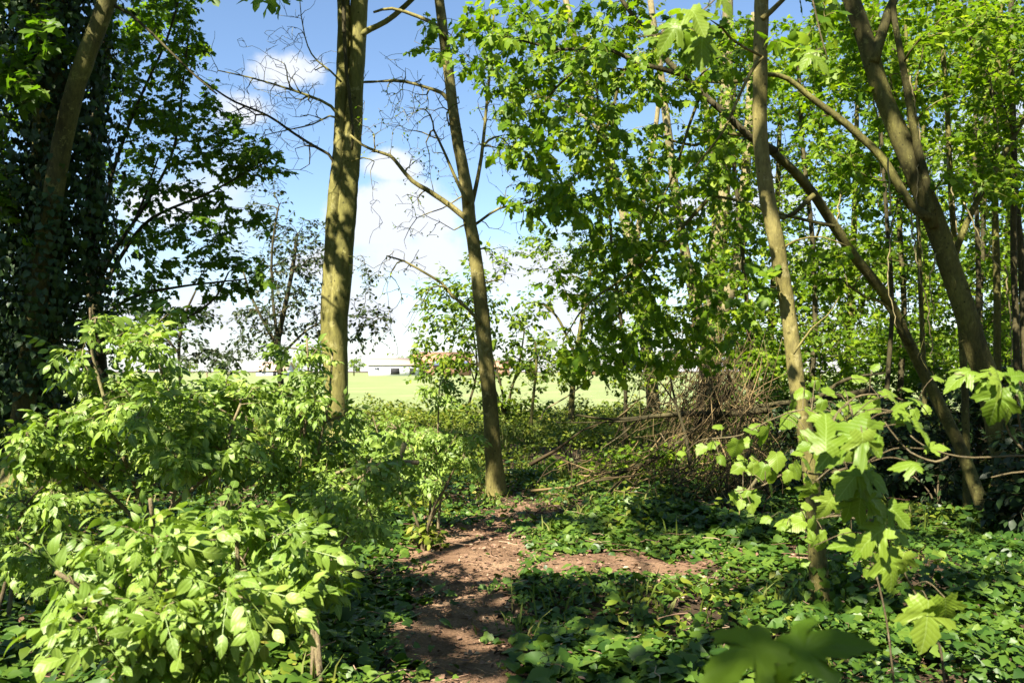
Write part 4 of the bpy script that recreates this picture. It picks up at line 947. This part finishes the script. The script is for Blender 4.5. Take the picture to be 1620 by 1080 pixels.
for (px, d, lab, cl) in [
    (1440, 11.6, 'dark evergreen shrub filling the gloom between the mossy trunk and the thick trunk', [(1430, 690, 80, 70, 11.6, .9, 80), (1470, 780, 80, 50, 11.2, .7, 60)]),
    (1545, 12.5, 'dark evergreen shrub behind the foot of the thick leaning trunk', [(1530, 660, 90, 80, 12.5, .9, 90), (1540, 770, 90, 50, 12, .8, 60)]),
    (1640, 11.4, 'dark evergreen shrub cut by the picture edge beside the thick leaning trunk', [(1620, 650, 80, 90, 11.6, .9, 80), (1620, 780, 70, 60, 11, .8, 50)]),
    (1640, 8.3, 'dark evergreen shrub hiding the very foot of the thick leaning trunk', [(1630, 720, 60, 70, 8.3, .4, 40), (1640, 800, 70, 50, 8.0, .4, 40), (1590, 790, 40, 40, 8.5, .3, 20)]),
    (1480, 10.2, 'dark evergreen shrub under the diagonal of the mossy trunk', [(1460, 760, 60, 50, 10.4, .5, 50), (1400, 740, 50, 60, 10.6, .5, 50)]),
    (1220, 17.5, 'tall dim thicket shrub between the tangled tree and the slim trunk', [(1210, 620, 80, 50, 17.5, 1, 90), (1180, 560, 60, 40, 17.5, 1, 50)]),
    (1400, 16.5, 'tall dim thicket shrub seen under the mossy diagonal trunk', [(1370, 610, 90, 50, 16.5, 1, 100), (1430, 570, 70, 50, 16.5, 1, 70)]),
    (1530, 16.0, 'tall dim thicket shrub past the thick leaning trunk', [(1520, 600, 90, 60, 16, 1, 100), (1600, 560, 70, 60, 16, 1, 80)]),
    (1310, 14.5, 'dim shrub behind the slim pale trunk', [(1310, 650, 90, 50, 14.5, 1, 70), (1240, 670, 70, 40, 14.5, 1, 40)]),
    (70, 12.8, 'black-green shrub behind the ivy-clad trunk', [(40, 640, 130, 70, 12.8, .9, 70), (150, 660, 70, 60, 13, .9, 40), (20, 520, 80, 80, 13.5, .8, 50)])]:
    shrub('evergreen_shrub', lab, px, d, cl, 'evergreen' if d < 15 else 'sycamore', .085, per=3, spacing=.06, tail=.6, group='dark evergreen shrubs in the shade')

# ================================================================== NEAR SAPLINGS AND TWIGS, leaf by leaf
def leafy_stem(name, label, cat, base, stems, leaves, tmpl, mat, r=.006, bark='twig', group=None, more=0):
    """leaves: (px, py, depth, length in metres, tilt of the tip in the picture plane in degrees, facing)"""
    pl = Plant(base)
    for q in stems: pl.limb_(q, r, r * .45, 'stem', step=.04, wob=.0015)
    pos = []; dr = []; nr = []; sz = []
    mbp = pl.limbs[0]['tubes']
    if more: leaves = leaves + [(a + rng.normal(0, 24), b + rng.normal(8, 22), c + rng.normal(0, .08), e * rng.uniform(.5, .85), f + rng.normal(0, 60), g) for (a, b, c, e, f, g) in leaves for _ in range(more)]
    for (px, py, d, ln, ang, fc) in leaves:
        e = P(px, py, d)
        i = int(np.argmin(((pl.pos - e) ** 2).sum(1))); s0 = pl.pos[i]
        a = math.radians(ang)
        dv = unit(np.array([math.cos(a), rng.uniform(-.5, .2), -math.sin(a)]))
        st = e - dv * ln * .4
        mid = (s0 + st) / 2 + [0, 0, .12 * np.linalg.norm(st - s0)]
        mbp.append((smooth_path(np.array([s0, mid, st]), .02), .0016, 4, 0))
        pos.append(st); dr.append(dv); sz.append(ln * (.86 if tmpl != 'maple' else 1))
        nr.append(unit(np.array([rng.normal(0, .2), -.55 * fc, .75]) + rng.normal(0, .12, 3)))
    root = thing(name, label, cat, pl.base, group)
    for lb in pl.limbs:
        mb = MB()
        for (p, rr, k, lump) in lb['tubes']: mb.tube(p, rr, k)
        mb.build(lb['name'], M[bark], root, pl.base, smooth=True)
    for p_, d_, n_, s_ in zip(pos, dr, nr, sz):
        mb = MB(); mb.leaves(TMPL[tmpl], p_[None], d_[None], n_[None], np.array([s_]))
        mb.build('leaf', M[mat], root, pl.base, smooth=True, uv=True)
    return root
D = 2.6
leafy_stem('maple_sapling', 'young maple sapling on a thin brown stalk with big lit yellow-green leaves', 'sapling', gnd(1500, 2.62),
           [np.vstack([gnd(1500, 2.62) - [0, 0, .05], pix([(1492, 1080), (1474, 1005), (1448, 945), (1412, 885), (1398, 850), (1382, 795), (1362, 735), (1352, 680), (1340, 640)], D)])],
           [(1335, 690, 2.35, .17, 165, 1), (1380, 690, 2.4, .13, 50, 1), (1300, 660, 2.6, .09, 190, .8), (1345, 758, 2.5, .12, 150, 1), (1385, 750, 2.5, .13, 20, 1), (1355, 800, 2.5, .12, 110, 1), (1393, 795, 2.5, .13, 40, 1.1),
            (1375, 848, 2.5, .13, 150, 1), (1425, 845, 2.6, .08, 20, 1), (1410, 905, 2.5, .13, 80, 1.2), (1385, 895, 2.6, .09, 150, 1), (1470, 985, 2.4, .15, 100, 1.3), (1465, 970, 2.5, .12, 20, 1), (1440, 655, 2.6, .10, 10, .8), (1420, 635, 2.6, .09, 30, .8),
            (1465, 685, 2.6, .11, 35, .9), (1360, 640, 2.7, .08, 320, .8), (1310, 800, 2.7, .09, 120, 1)], 'maple_fine', 'maple_near', r=.0055, more=1)
D = 3.4
leafy_stem('hazel_sapling', 'spindly hazel sapling with small round sunlit leaves crossing the slim trunk', 'sapling', gnd(1420, 3.5),
           [np.vstack([gnd(1420, 3.5) - [0, 0, .05], pix([(1405, 1000), (1370, 850), (1340, 740), (1310, 670), (1270, 650), (1220, 665), (1170, 690), (1125, 695)], D)]),
            pix([(1340, 740), (1300, 750), (1250, 745), (1200, 770), (1165, 775)], D), pix([(1362, 822), (1330, 815), (1290, 820), (1255, 830)], D - .1), pix([(1312, 672), (1350, 630), (1400, 625), (1450, 640)], D)],
           [(1165, 710, 3.4, .09, 100, 1), (1125, 700, 3.4, .07, 170, .9), (1215, 690, 3.4, .10, 80, 1), (1245, 660, 3.4, .10, 150, .8), (1190, 680, 3.4, .08, 200, .8), (1230, 730, 3.3, .09, 90, 1), (1262, 745, 3.3, .08, 60, 1), (1205, 745, 3.4, .08, 120, 1),
            (1190, 790, 3.4, .09, 80, 1), (1170, 780, 3.4, .07, 170, 1), (1225, 765, 3.4, .08, 40, 1), (1258, 828, 3.2, .09, 160, 1.1), (1290, 830, 3.2, .07, 60, 1), (1240, 822, 3.2, .06, 190, 1), (1290, 650, 3.4, .09, 20, .8), (1320, 690, 3.4, .08, 60, 1), (1275, 700, 3.3, .09, 110, 1),
            (1345, 640, 3.4, .10, 340, .8), (1385, 640, 3.4, .09, 40, 1), (1430, 650, 3.4, .09, 30, 1), (1405, 620, 3.4, .08, 10, .8), (1310, 620, 3.5, .08, 200, .8), (1285, 760, 3.3, .08, 30, 1), (1330, 760, 3.3, .08, 100, 1), (1265, 620, 3.5, .07, 150, .8),
            (1340, 850, 3.3, .08, 140, 1), (1300, 860, 3.3, .07, 100, 1), (1450, 630, 3.4, .08, 350, .8)], 'hazel', 'maple_near', r=.005, more=2)
leafy_stem('maple_branch', 'twiggy maple branch reaching in from the picture edge with bright leaves and bare reddish shoots', 'branch', P(1720, 700, 2.7),
           [pix([(1720, 700), (1660, 660), (1620, 632), (1590, 615), (1560, 600), (1510, 592)], 2.7), pix([(1720, 720), (1660, 722), (1600, 722), (1540, 725), (1500, 720), (1460, 705), (1440, 690)], 2.75), pix([(1630, 722), (1600, 690), (1590, 660), (1588, 640)], 2.7),
            pix([(1720, 750), (1640, 745), (1600, 748), (1570, 755)], 2.7), pix([(1500, 722), (1480, 730), (1440, 715), (1415, 690), (1400, 668)], 2.75), pix([(1610, 640), (1615, 680), (1640, 700)], 2.68)],
           [(1520, 590, 2.7, .10, 170, .8), (1570, 585, 2.65, .09, 200, .8), (1590, 605, 2.6, .11, 30, 1), (1575, 640, 2.6, .13, 110, 1.2), (1600, 640, 2.65, .10, 60, 1), (1620, 615, 2.6, .11, 20, 1), (1555, 605, 2.7, .08, 150, 1), (1615, 590, 2.6, .09, 340, .8)], 'maple_fine', 'maple_near', r=.004)
leafy_stem('maple_seedling', 'blurred dark maple seedling with three broad leaves close to the lens', 'seedling', gnd(1240, 1.4),
           [np.vstack([gnd(1240, 1.4) - [0, 0, .04], pix([(1245, 1300), (1240, 1120), (1238, 1060), (1236, 1035)], 1.34)])],
           [(1170, 1028, 1.32, .14, 172, .25), (1292, 1012, 1.30, .13, 322, 1.2), (1225, 1088, 1.30, .09, 100, .5)], 'maple_fine', 'sycamore', r=.003)
leafy_stem('hanging_maple_branch', 'out-of-focus maple branch with a few pale leaves hanging high against the canopy', 'branch', P(1230, -160, 2.9),
           [pix([(1230, -160), (1180, -60), (1120, 10), (1060, 50), (1010, 60)], 2.9), pix([(1230, -160), (1280, -20), (1300, 60), (1310, 95)], 2.9)],
           [(1060, 50, 2.8, .11, 140, 1), (1105, 30, 2.8, .12, 60, 1), (1020, 60, 2.9, .09, 170, 1), (1300, 95, 2.8, .10, 30, 1), (1280, 85, 2.85, .08, 150, 1), (1110, 75, 2.85, .12, 100, 1), (1150, 0, 2.8, .11, 40, 1)], 'maple_fine', 'maple_near', r=.004)
leafy_stem('overhead_branch', 'tip of an overhead bough with dark leaves against the blue sky', 'branch', P(360, -260, 6.5),
           [pix([(360, -260), (380, -120), (400, -40), (430, -12), (470, -8)], 6.5), pix([(372, -160), (345, -60), (325, -20)], 6.5)],
           [(405, 4, 6.5, .13, 100, .4), (430, 8, 6.5, .13, 80, .4), (420, 14, 6.5, .12, 120, .4), (450, 0, 6.5, .12, 40, .4), (468, -2, 6.5, .11, 20, .4), (385, 0, 6.5, .11, 170, .4), (325, -2, 6.5, .12, 120, .4), (340, 0, 6.5, .11, 60, .4), (440, 20, 6.5, .10, 95, .4)], 'maple', 'sycamore', r=.012)

# ================================================================== DEAD WOOD
pl = Plant(gnd(1090, 12.2))
mb = MB()
def sticks(n, px, py, rx, ry, d, rd, lean, L0, L1, r0=.003, r1=.009):
    for _ in range(n):
        c = P(px + rng.normal(0, rx), py + rng.normal(0, ry), d + rng.normal(0, rd))
        c[2] = max(c[2], hgt(c[0], c[1]) + .03)
        L = rng.uniform(L0, L1)
        v = unit(np.array([rng.normal(lean[0], .6), rng.normal(0, .5), rng.normal(lean[1], .45)])) * L / 2
        q = np.stack([c - v, c - v * .3 + rng.normal(0, .03 * L, 3), c + v * .3 + rng.normal(0, .03 * L, 3), c + v])
        q[:, 2] = np.maximum(q[:, 2], hgt(q[:, 0], q[:, 1]) + .01)
        mb.tube(q, np.linspace(rng.uniform(r0, r1), .002, 4), 4, rnd=np.clip(rng.normal(.55, .25), 0, 1))
sticks(330, 1120, 690, 60, 50, 12.6, .7, (.5, .8), .4, 1.3)
sticks(170, 1075, 755, 66, 24, 11.2, .7, (.7, .35), .3, .9)
sticks(200, 1180, 760, 40, 28, 10.8, .6, (.2, .8), .3, .8)
sticks(280, 1130, 620, 42, 46, 12.5, .4, (.15, 1.0), .4, 1.2)
sticks(24, 1090, 720, 80, 40, 11.8, .6, (.7, .5), .8, 1.8, .012, .03)
sticks(50, 960, 745, 50, 18, 12.2, .7, (.7, .2), .3, .8)
o = mb.build('brushwood', M['straw'], None, pl.base)
tag(o, 'tangled heap of dry brown sticks and stalks piled under the tangled tree', 'brushwood', kind='stuff')
def fallen(label, q, r0, r1, mat, forks=()):
    pts = pix(q); b = pts[0].copy()
    mb = MB(); mb.tube(smooth_path(pts, .08), np.linspace(r0, r1, len(smooth_path(pts, .08))), 8, lump=.06)
    for f in forks:
        p = smooth_path(pix(f), .06); mb.tube(p, np.linspace(r1 * 1.3, r1 * .4, len(p)), 5)
    o = mb.build('fallen_branch', M[mat], None, b, smooth=True)
    tag(o, label, 'branch', 'fallen branches by the brush pile')
fallen('long dark dead branch lying nearly level in front of the field', [(1215, 648, 12.4), (1150, 655, 12.2), (1090, 654, 12), (1040, 658, 11.9), (985, 663, 11.8), (950, 662, 11.7), (912, 656, 11.6)], .05, .014, 'bark_dark',
       [[(1030, 660, 11.9), (990, 666, 11.7), (930, 668, 11.6), (880, 668, 11.6)], [(1010, 665, 11.8), (980, 690, 11.7), (950, 710, 11.6)]])
fallen('second dark dead limb running behind the slim trunk above the brush pile', [(1380, 618, 13), (1290, 632, 12.8), (1220, 640, 12.6), (1160, 650, 12.5)], .05, .03, 'bark_dark', [[(1290, 632, 12.8), (1340, 600, 12.6), (1400, 590, 12.4)]])
fallen('dark dead bough slanting down through the brush pile to the soil', [(1160, 615, 12.6), (1110, 665, 12.2), (1060, 712, 11.8), (1000, 740, 11.4), (960, 757, 11.2), (920, 765, 11.1)], .045, .015, 'bark_dark', [[(1060, 712, 11.8), (1040, 700, 11.6), (1010, 690, 11.5)]])
fallen('mossy pale log lying on the ivy below the brush pile', [(1210, 778, 10.6), (1150, 795, 10.4), (1100, 803, 10.3), (1050, 810, 10.2), (1000, 818, 10.1)], .04, .025, 'bark_moss')
fallen('short bare stick propped up beside the hazel leaves', [(1165, 800, 8.2), (1185, 775, 8.1), (1204, 748, 8)], .022, .012, 'bark_pale')
fallen('upright dead stem poking through the brush pile', [(1093, 742, 11.4), (1085, 690, 11.5), (1070, 640, 11.6), (1060, 590, 11.7), (1062, 540, 11.8)], .024, .010, 'bark_dark', [[(1070, 640, 11.6), (1040, 600, 11.6), (1010, 590, 11.6)]])
fallen('thin broken twig slanting over the bright field edge', [(938, 596, 16), (900, 625, 16), (875, 640, 16), (862, 648, 16), (856, 662, 16)], .014, .012, 'bark_pale')
fallen('pale broken stick hanging level in the elder leaves', [(532, 748, 5.2), (580, 738, 5.1), (630, 730, 5.05), (662, 732, 5)], .010, .013, 'stem', [[(578, 738, 5.1), (592, 755, 5.1), (612, 762, 5.1)], [(640, 700, 5.05), (634, 725, 5.05), (622, 748, 5.05)]])

# ================================================================== FAR FARM ACROSS THE FIELD
def wallmat(n, c): return plain(n, [(0, tuple(.8 * q for q in c)), (1, c)], .5, .8)
M['white'] = wallmat('white_cladding', (.62, .63, .66)); M['brick'] = wallmat('brick_wall', (.36, .20, .13)); M['tile'] = plain('clay_tile', [(.3, (.33, .17, .10)), (.7, (.44, .25, .16))], 1.5)
M['blue'] = wallmat('blue_grey_roof', (.16, .19, .34)); M['dkopen'] = wallmat('dark_opening', (.02, .02, .022)); M['pink'] = wallmat('pale_roof', (.50, .36, .28)); M['glass'] = plain('window_glass', [(0, (.05, .06, .08)), (1, (.09, .1, .12))], 1, .15)
def gable(mb, x0, x1, y0, y1, ze, zr, t=.25, o=.5):
    ym = (y0 + y1) / 2
    for a, b in ((y0 - o, ym), (y1 + o, ym)):
        dz = (zr - ze) * o / (ym - y0)
        v = [(x0 - o, a, ze - dz), (x1 + o, a, ze - dz), (x1 + o, b, zr), (x0 - o, b, zr)]
        v = v + [(p[0], p[1], p[2] + t) for p in v]
        mb.add(v, [0, 3, 2, 1, 4, 5, 6, 7, 0, 1, 5, 4, 1, 2, 6, 5, 2, 3, 7, 6, 3, 0, 4, 7], [4] * 6)
def building(name, label, px0, px1, py_e, py_r, d, depth, wall, roof, openings, base_py=594, roofparts=()):
    a, b = P(px0, base_py, d), P(px1, base_py, d)
    x0, x1 = a[0], b[0]; ze = P(px0, py_e, d)[2]; zr = P(px0, py_r, d)[2]
    y0, y1 = a[1], a[1] + depth
    base = np.array([(x0 + x1) / 2, y0, 0.0])
    root = thing(name, label, 'building', base, 'farm buildings across the field')
    mb = MB(); mb.box(x0, x1, y0, y1, -.3, ze)
    ym = (y0 + y1) / 2
    for xx in (x0, x1 - .3):
        mb.add([(xx, y0 + .02, ze + .002), (xx, y1 - .02, ze + .002), (xx, ym, zr - .05), (xx + .3, y0 + .02, ze + .002), (xx + .3, y1 - .02, ze + .002), (xx + .3, ym, zr - .05)], [0, 2, 1, 3, 4, 5, 0, 1, 4, 3, 1, 2, 5, 4, 2, 0, 3, 5], [3, 3, 4, 4, 4])
    mb.build('wall', wall, root, base)
    mb = MB(); gable(mb, x0, x1, y0, y1, ze, zr); mb.build('roof', roof, root, base)
    for (nm, qx0, qx1, qy0, qy1) in openings:
        p, q = P(qx0, qy1, d), P(qx1, qy0, d)
        mb = MB(); mb.box(p[0], q[0], y0 - .12, y0 + .05, max(p[2], 0.02), q[2]); w = mb.build(nm, M['dkopen'] if nm == 'door' else M['glass'], root, base)
        if nm == 'window':
            mb = MB(); mb.box(p[0] - .15, q[0] + .15, y0 - .2, y0 - .122, p[2] - .18, p[2] - .002); s_ = mb.build('sill', M['white'], root, base); s_.parent = w
    for (nm, qx0, qx1, qy0, qy1, mat) in roofparts:
        p, q = P(qx0, qy1, d), P(qx1, qy0, d)
        mb = MB(); mb.box(p[0], q[0], y0 - .8, y0 - .4, p[2], q[2]); mb.build(nm, mat, root, base)
    return root
building('farm_shed', 'long low white shed with dark door openings across the field', 583, 660, 577, 567, 300, 14, M['white'], M['pink'], [('door', 618, 632, 582, 592), ('door', 648, 657, 582, 592), ('window', 592, 600, 581, 585)])
building('farm_house', 'wide farm building with an orange tiled roof beside the white shed', 652, 742, 574, 557, 306, 16, M['brick'], M['tile'], [('window', 672, 680, 578, 583), ('window', 716, 724, 578, 583), ('door', 694, 703, 580, 592)], roofparts=[('lean_to_roof', 684, 740, 571, 578, M['blue'])])
building('farm_barn', 'small orange-roofed barn seen just past the dark forked trunk', 765, 806, 582, 571, 310, 12, M['brick'], M['tile'], [('door', 778, 788, 584, 592)])
building('farm_cottage', 'pale cottage with a pinkish tiled roof seen under the hawthorn', 405, 452, 586, 573, 300, 12, M['white'], M['pink'], [('window', 414, 420, 588, 591), ('door', 432, 437, 587, 594)])
building('farm_cottage', 'distant cottage with a pale roof seen under the hanging maple leaves', 905, 950, 583, 572, 330, 12, M['brick'], M['pink'], [('window', 915, 921, 585, 589), ('door', 932, 937, 585, 593)])
def far_tree(px, d, h, lab):
    b = gnd(px, d); b[2] = 0
    pl = Plant(b); pl.limb_(np.array([b - [0, 0, .2], b + [0, 0, h * .3], b + [.2, 0, h * .75]]), .3, .12, 'trunk', step=.8)
    pl.grow(wball([(b + [0, 0, h * .6], (h * .55, h * .5, h * .36), 60)]), step=.6, rtip=.03, rmax=.15, tail=2.5)
    finish(pl, 'far_tree', lab, 'tree', M['bark_moss'], M['small'], 'far trees behind the farm', 'kite', .75, .45, 3)
for a in [(560, 300, 6.5, 'round far tree at one end of the white shed'), (470, 322, 6, 'low far tree between the cottage and the white shed'), (350, 318, 6, 'far tree beyond the elder thicket beside the pale cottage'), (755, 330, 6, 'far tree between the orange roof and the small barn'),
          (838, 325, 7, 'far tree past the small barn'), (990, 330, 7, 'far tree behind the low brambles at the end of the field'), (640, 345, 8, 'far tree rising behind the roof of the white shed'), (300, 325, 7, 'far tree half hidden by the sycamore boughs')]: far_tree(*a)

# ================================================================== UNSEEN WOODLAND TREES ADDED OUT OF VIEW (crowns placed to cast shade, block skylight)
def shade_tree(label, base, top, balls, size=.16, n=1.0, r=.2):  # unseen tree; crown clumps placed sunward of spots meant to be dark
    b = np.array([base[0], base[1], float(hgt(base[0], base[1]))])
    pl = Plant(b)
    pl.limb_(np.vstack([b - [0, 0, .12], b + [0, 0, 1.5], (b + np.asarray(top)) / 2 + [.2, 0, .5], np.asarray(top, float)]), r, r * .45, 'trunk', flare=.4, step=.3)
    pl.grow(wball([(c, rr, int(k * n)) for (c, rr, k) in balls], 5), step=.28, rtip=.004, tail=.8, rmax=.07)
    finish(pl, 'unseen_shade_tree', label, 'tree', M['bark'], M['maple'], 'unseen trees added for shade', 'maple', size, .085, 2)
def up(px, py, t, d=None):
    """point a distance t towards the sun from what the photo shows in shade"""
    p = G(px, py) if d is None else P(px, py, d)
    return p + SDIR * t
shade_tree('unseen woodland tree added behind the camera to shade the path and ivy', (-3.6, -3.2), (-3.4, -2.0, 9.5),
           [(up(720, 1010, 10), (.55, .5, .5), 30), (up(900, 985, 10), (.75, .6, .5), 50), (up(960, 1060, 10), (.7, .4, .4), 26), (up(830, 960, 10.5), (.35, .3, .4), 12), (up(1500, 830, 11), (1.1, .9, .6), 40), (up(1180, 850, 11), (1.0, .5, .5), 30), (up(1190, 1060, 6.5, 1.1), (.26, .26, .26), 26), (up(1590, 720, 9.5, 8.8), (.6, .6, .9), 60), (up(1400, 960, 10), (.7, .4, .4), 16)])
shade_tree('unseen woodland tree added beside the camera to darken the ivy-clad tree', (-8.5, 1.0), (-7.6, 2.0, 10),
           [(up(60, 930, 10), (1.2, 1.0, .7), 50), (up(50, 600, 9, 10.6), (1.0, .9, 1.3), 90), (up(70, 400, 8.5, 10.6), (1.0, .9, 1.2), 90), (up(70, 180, 8, 10.6), (1.0, .9, 1.2), 90), (up(150, 60, 8, 11), (.8, .8, .8), 40)])
shade_tree('unseen woodland tree added in front of the sycamore to shade its boughs and the hawthorn', (-9.0, 5.0), (-8.0, 6.0, 12),
           [(up(230, 120, 7, 13), (1.0, .8, .9), 10), (up(190, 330, 7, 13), (.6, .8, 1.2), 18), (up(440, 480, 9, 22), (1.8, 1.2, 1.4), 70), (up(560, 520, 9, 24), (1.2, 1, 1), 30)])
shade_tree('unseen woodland tree added behind the camera to deepen shade on the leaning trunks', (1.5, -5.5), (1.0, -4.5, 11),
           [(up(1490, 720, 11, 10.5), (1.1, .9, .6), 70), (up(1340, 770, 11, 11), (.9, .8, .5), 40), (up(1560, 610, 10, 10), (.6, .6, .5), 30), (up(1372, 70, 8.5, 9), (.35, .35, .35), 26), (up(1500, 430, 9, 9), (.3, .3, .4), 18), (up(1600, 770, 11, 9.5), (.8, .7, .6), 50)])
shade_tree('unseen woodland tree overhanging the path, crown placed to shade the forked trunk and brushwood', (-6.2, 5.2), (-4.5, 6.0, 11.0),
           [(up(1060, 740, 12.5), (1.6, 1.3, .8), 70), (up(960, 640, 12, 18), (1.6, 1.6, .8), 50), (up(1250, 720, 11, 12.5), (1.2, 1.0, .8), 50), (up(960, 765, 11), (1.1, 1.3, .6), 44), (up(762, 600, 9.5, 11.2), (.35, .4, 1.3), 50), (up(770, 720, 9.5, 11.2), (.4, .5, .6), 24)])
shade_tree('unseen woodland tree added on the dark side of the camera to block skylight', (8.5, 2.5), (8.0, 3.0, 10), [((7.5, 2.5, 7.5), (3.0, 3.0, 3.0), 200), ((4.5, 1.0, 9.5), (2.4, 2.4, 1.2), 110), ((9, 5, 4), (2, 2, 2), 90)], size=.2)  # this and the next three are added to cut skylight from the sides
shade_tree('unseen woodland tree added past the shady thicket to block skylight', (10.5, 9.5), (10, 9.0, 11), [((9.5, 8.5, 7.5), (2.6, 3.0, 3.2), 190), ((7.5, 9.5, 10), (2.4, 2.4, 1.4), 100), ((10.5, 11, 4), (2, 2, 2), 80)], size=.2)
shade_tree('unseen woodland tree added well behind the camera to block skylight', (3.0, -9.0), (3.0, -8.0, 11), [((4.0, -8, 6.5), (3.5, 2.5, 3.5), 220), ((8, -4, 6), (2.5, 2.5, 3.5), 140)], size=.22)
shade_tree('unseen woodland tree added behind the ivy-clad tree to block skylight', (-11, 8.0), (-10.5, 8.5, 10), [((-11, 8, 5.5), (2.0, 2.6, 3.5), 160), ((-13, 2, 5), (2.5, 3, 4), 160)], size=.22)
shade_tree('unseen woodland tree added beside the camera, crown reaching over to shade the middle ground', (-5.2, 0.5), (-4.6, 1.5, 10.5),
           [(up(1000, 835, 10.5), (.7, .35, .3), 44), (up(880, 838, 10), (.45, .3, .25), 24), (up(1080, 850, 10), (.6, .3, .25), 34), (up(1150, 825, 10.5), (.8, .4, .3), 50), (up(1350, 835, 10), (.9, .4, .4), 40), (up(1250, 930, 10), (.4, .3, .3), 10), (up(1000, 790, 10.5), (.7, .4, .3), 14), (up(860, 815, 10.5), (.55, .45, .35), 26), (up(1020, 940, 10), (.4, .25, .3), 8), (up(1560, 960, 10), (.5, .4, .4), 14), (up(500, 900, 10), (.5, .5, .4), 18), (up(30, 1000, 9), (.8, .6, .6), 40), (up(60, 300, 6, 10.6), (.8, .7, 1.6), 60)])
for bx, by, tx_, lab in [(-7.5, -10, -7, 'unseen bushy tree added far behind the camera on the sunny side to block low sky'), (-1.5, -12, -1, 'unseen bushy tree added straight behind the camera to block low sky'), (5.5, -12.5, 6, 'unseen bushy tree added far behind the camera on the shady side to block low sky'),
                     (12.5, -4, 12, 'unseen bushy tree added level with the camera on the shady side to block low sky'), (-14, -4, -13.5, 'unseen bushy tree added level with the camera on the sunny side to block low sky'), (13.5, 13, 13, 'unseen bushy tree added past the thick leaning trunk to block low sky')]:
    shade_tree(lab, (bx, by), (tx_, by + .5, 7), [((bx, by, 5.2), (3.4, 2.4, 2.6), 170), ((bx, by, 2.2), (3.2, 2.2, 1.8), 130)], size=.3)  # added thicket hides the low sky so shaded areas come out darker
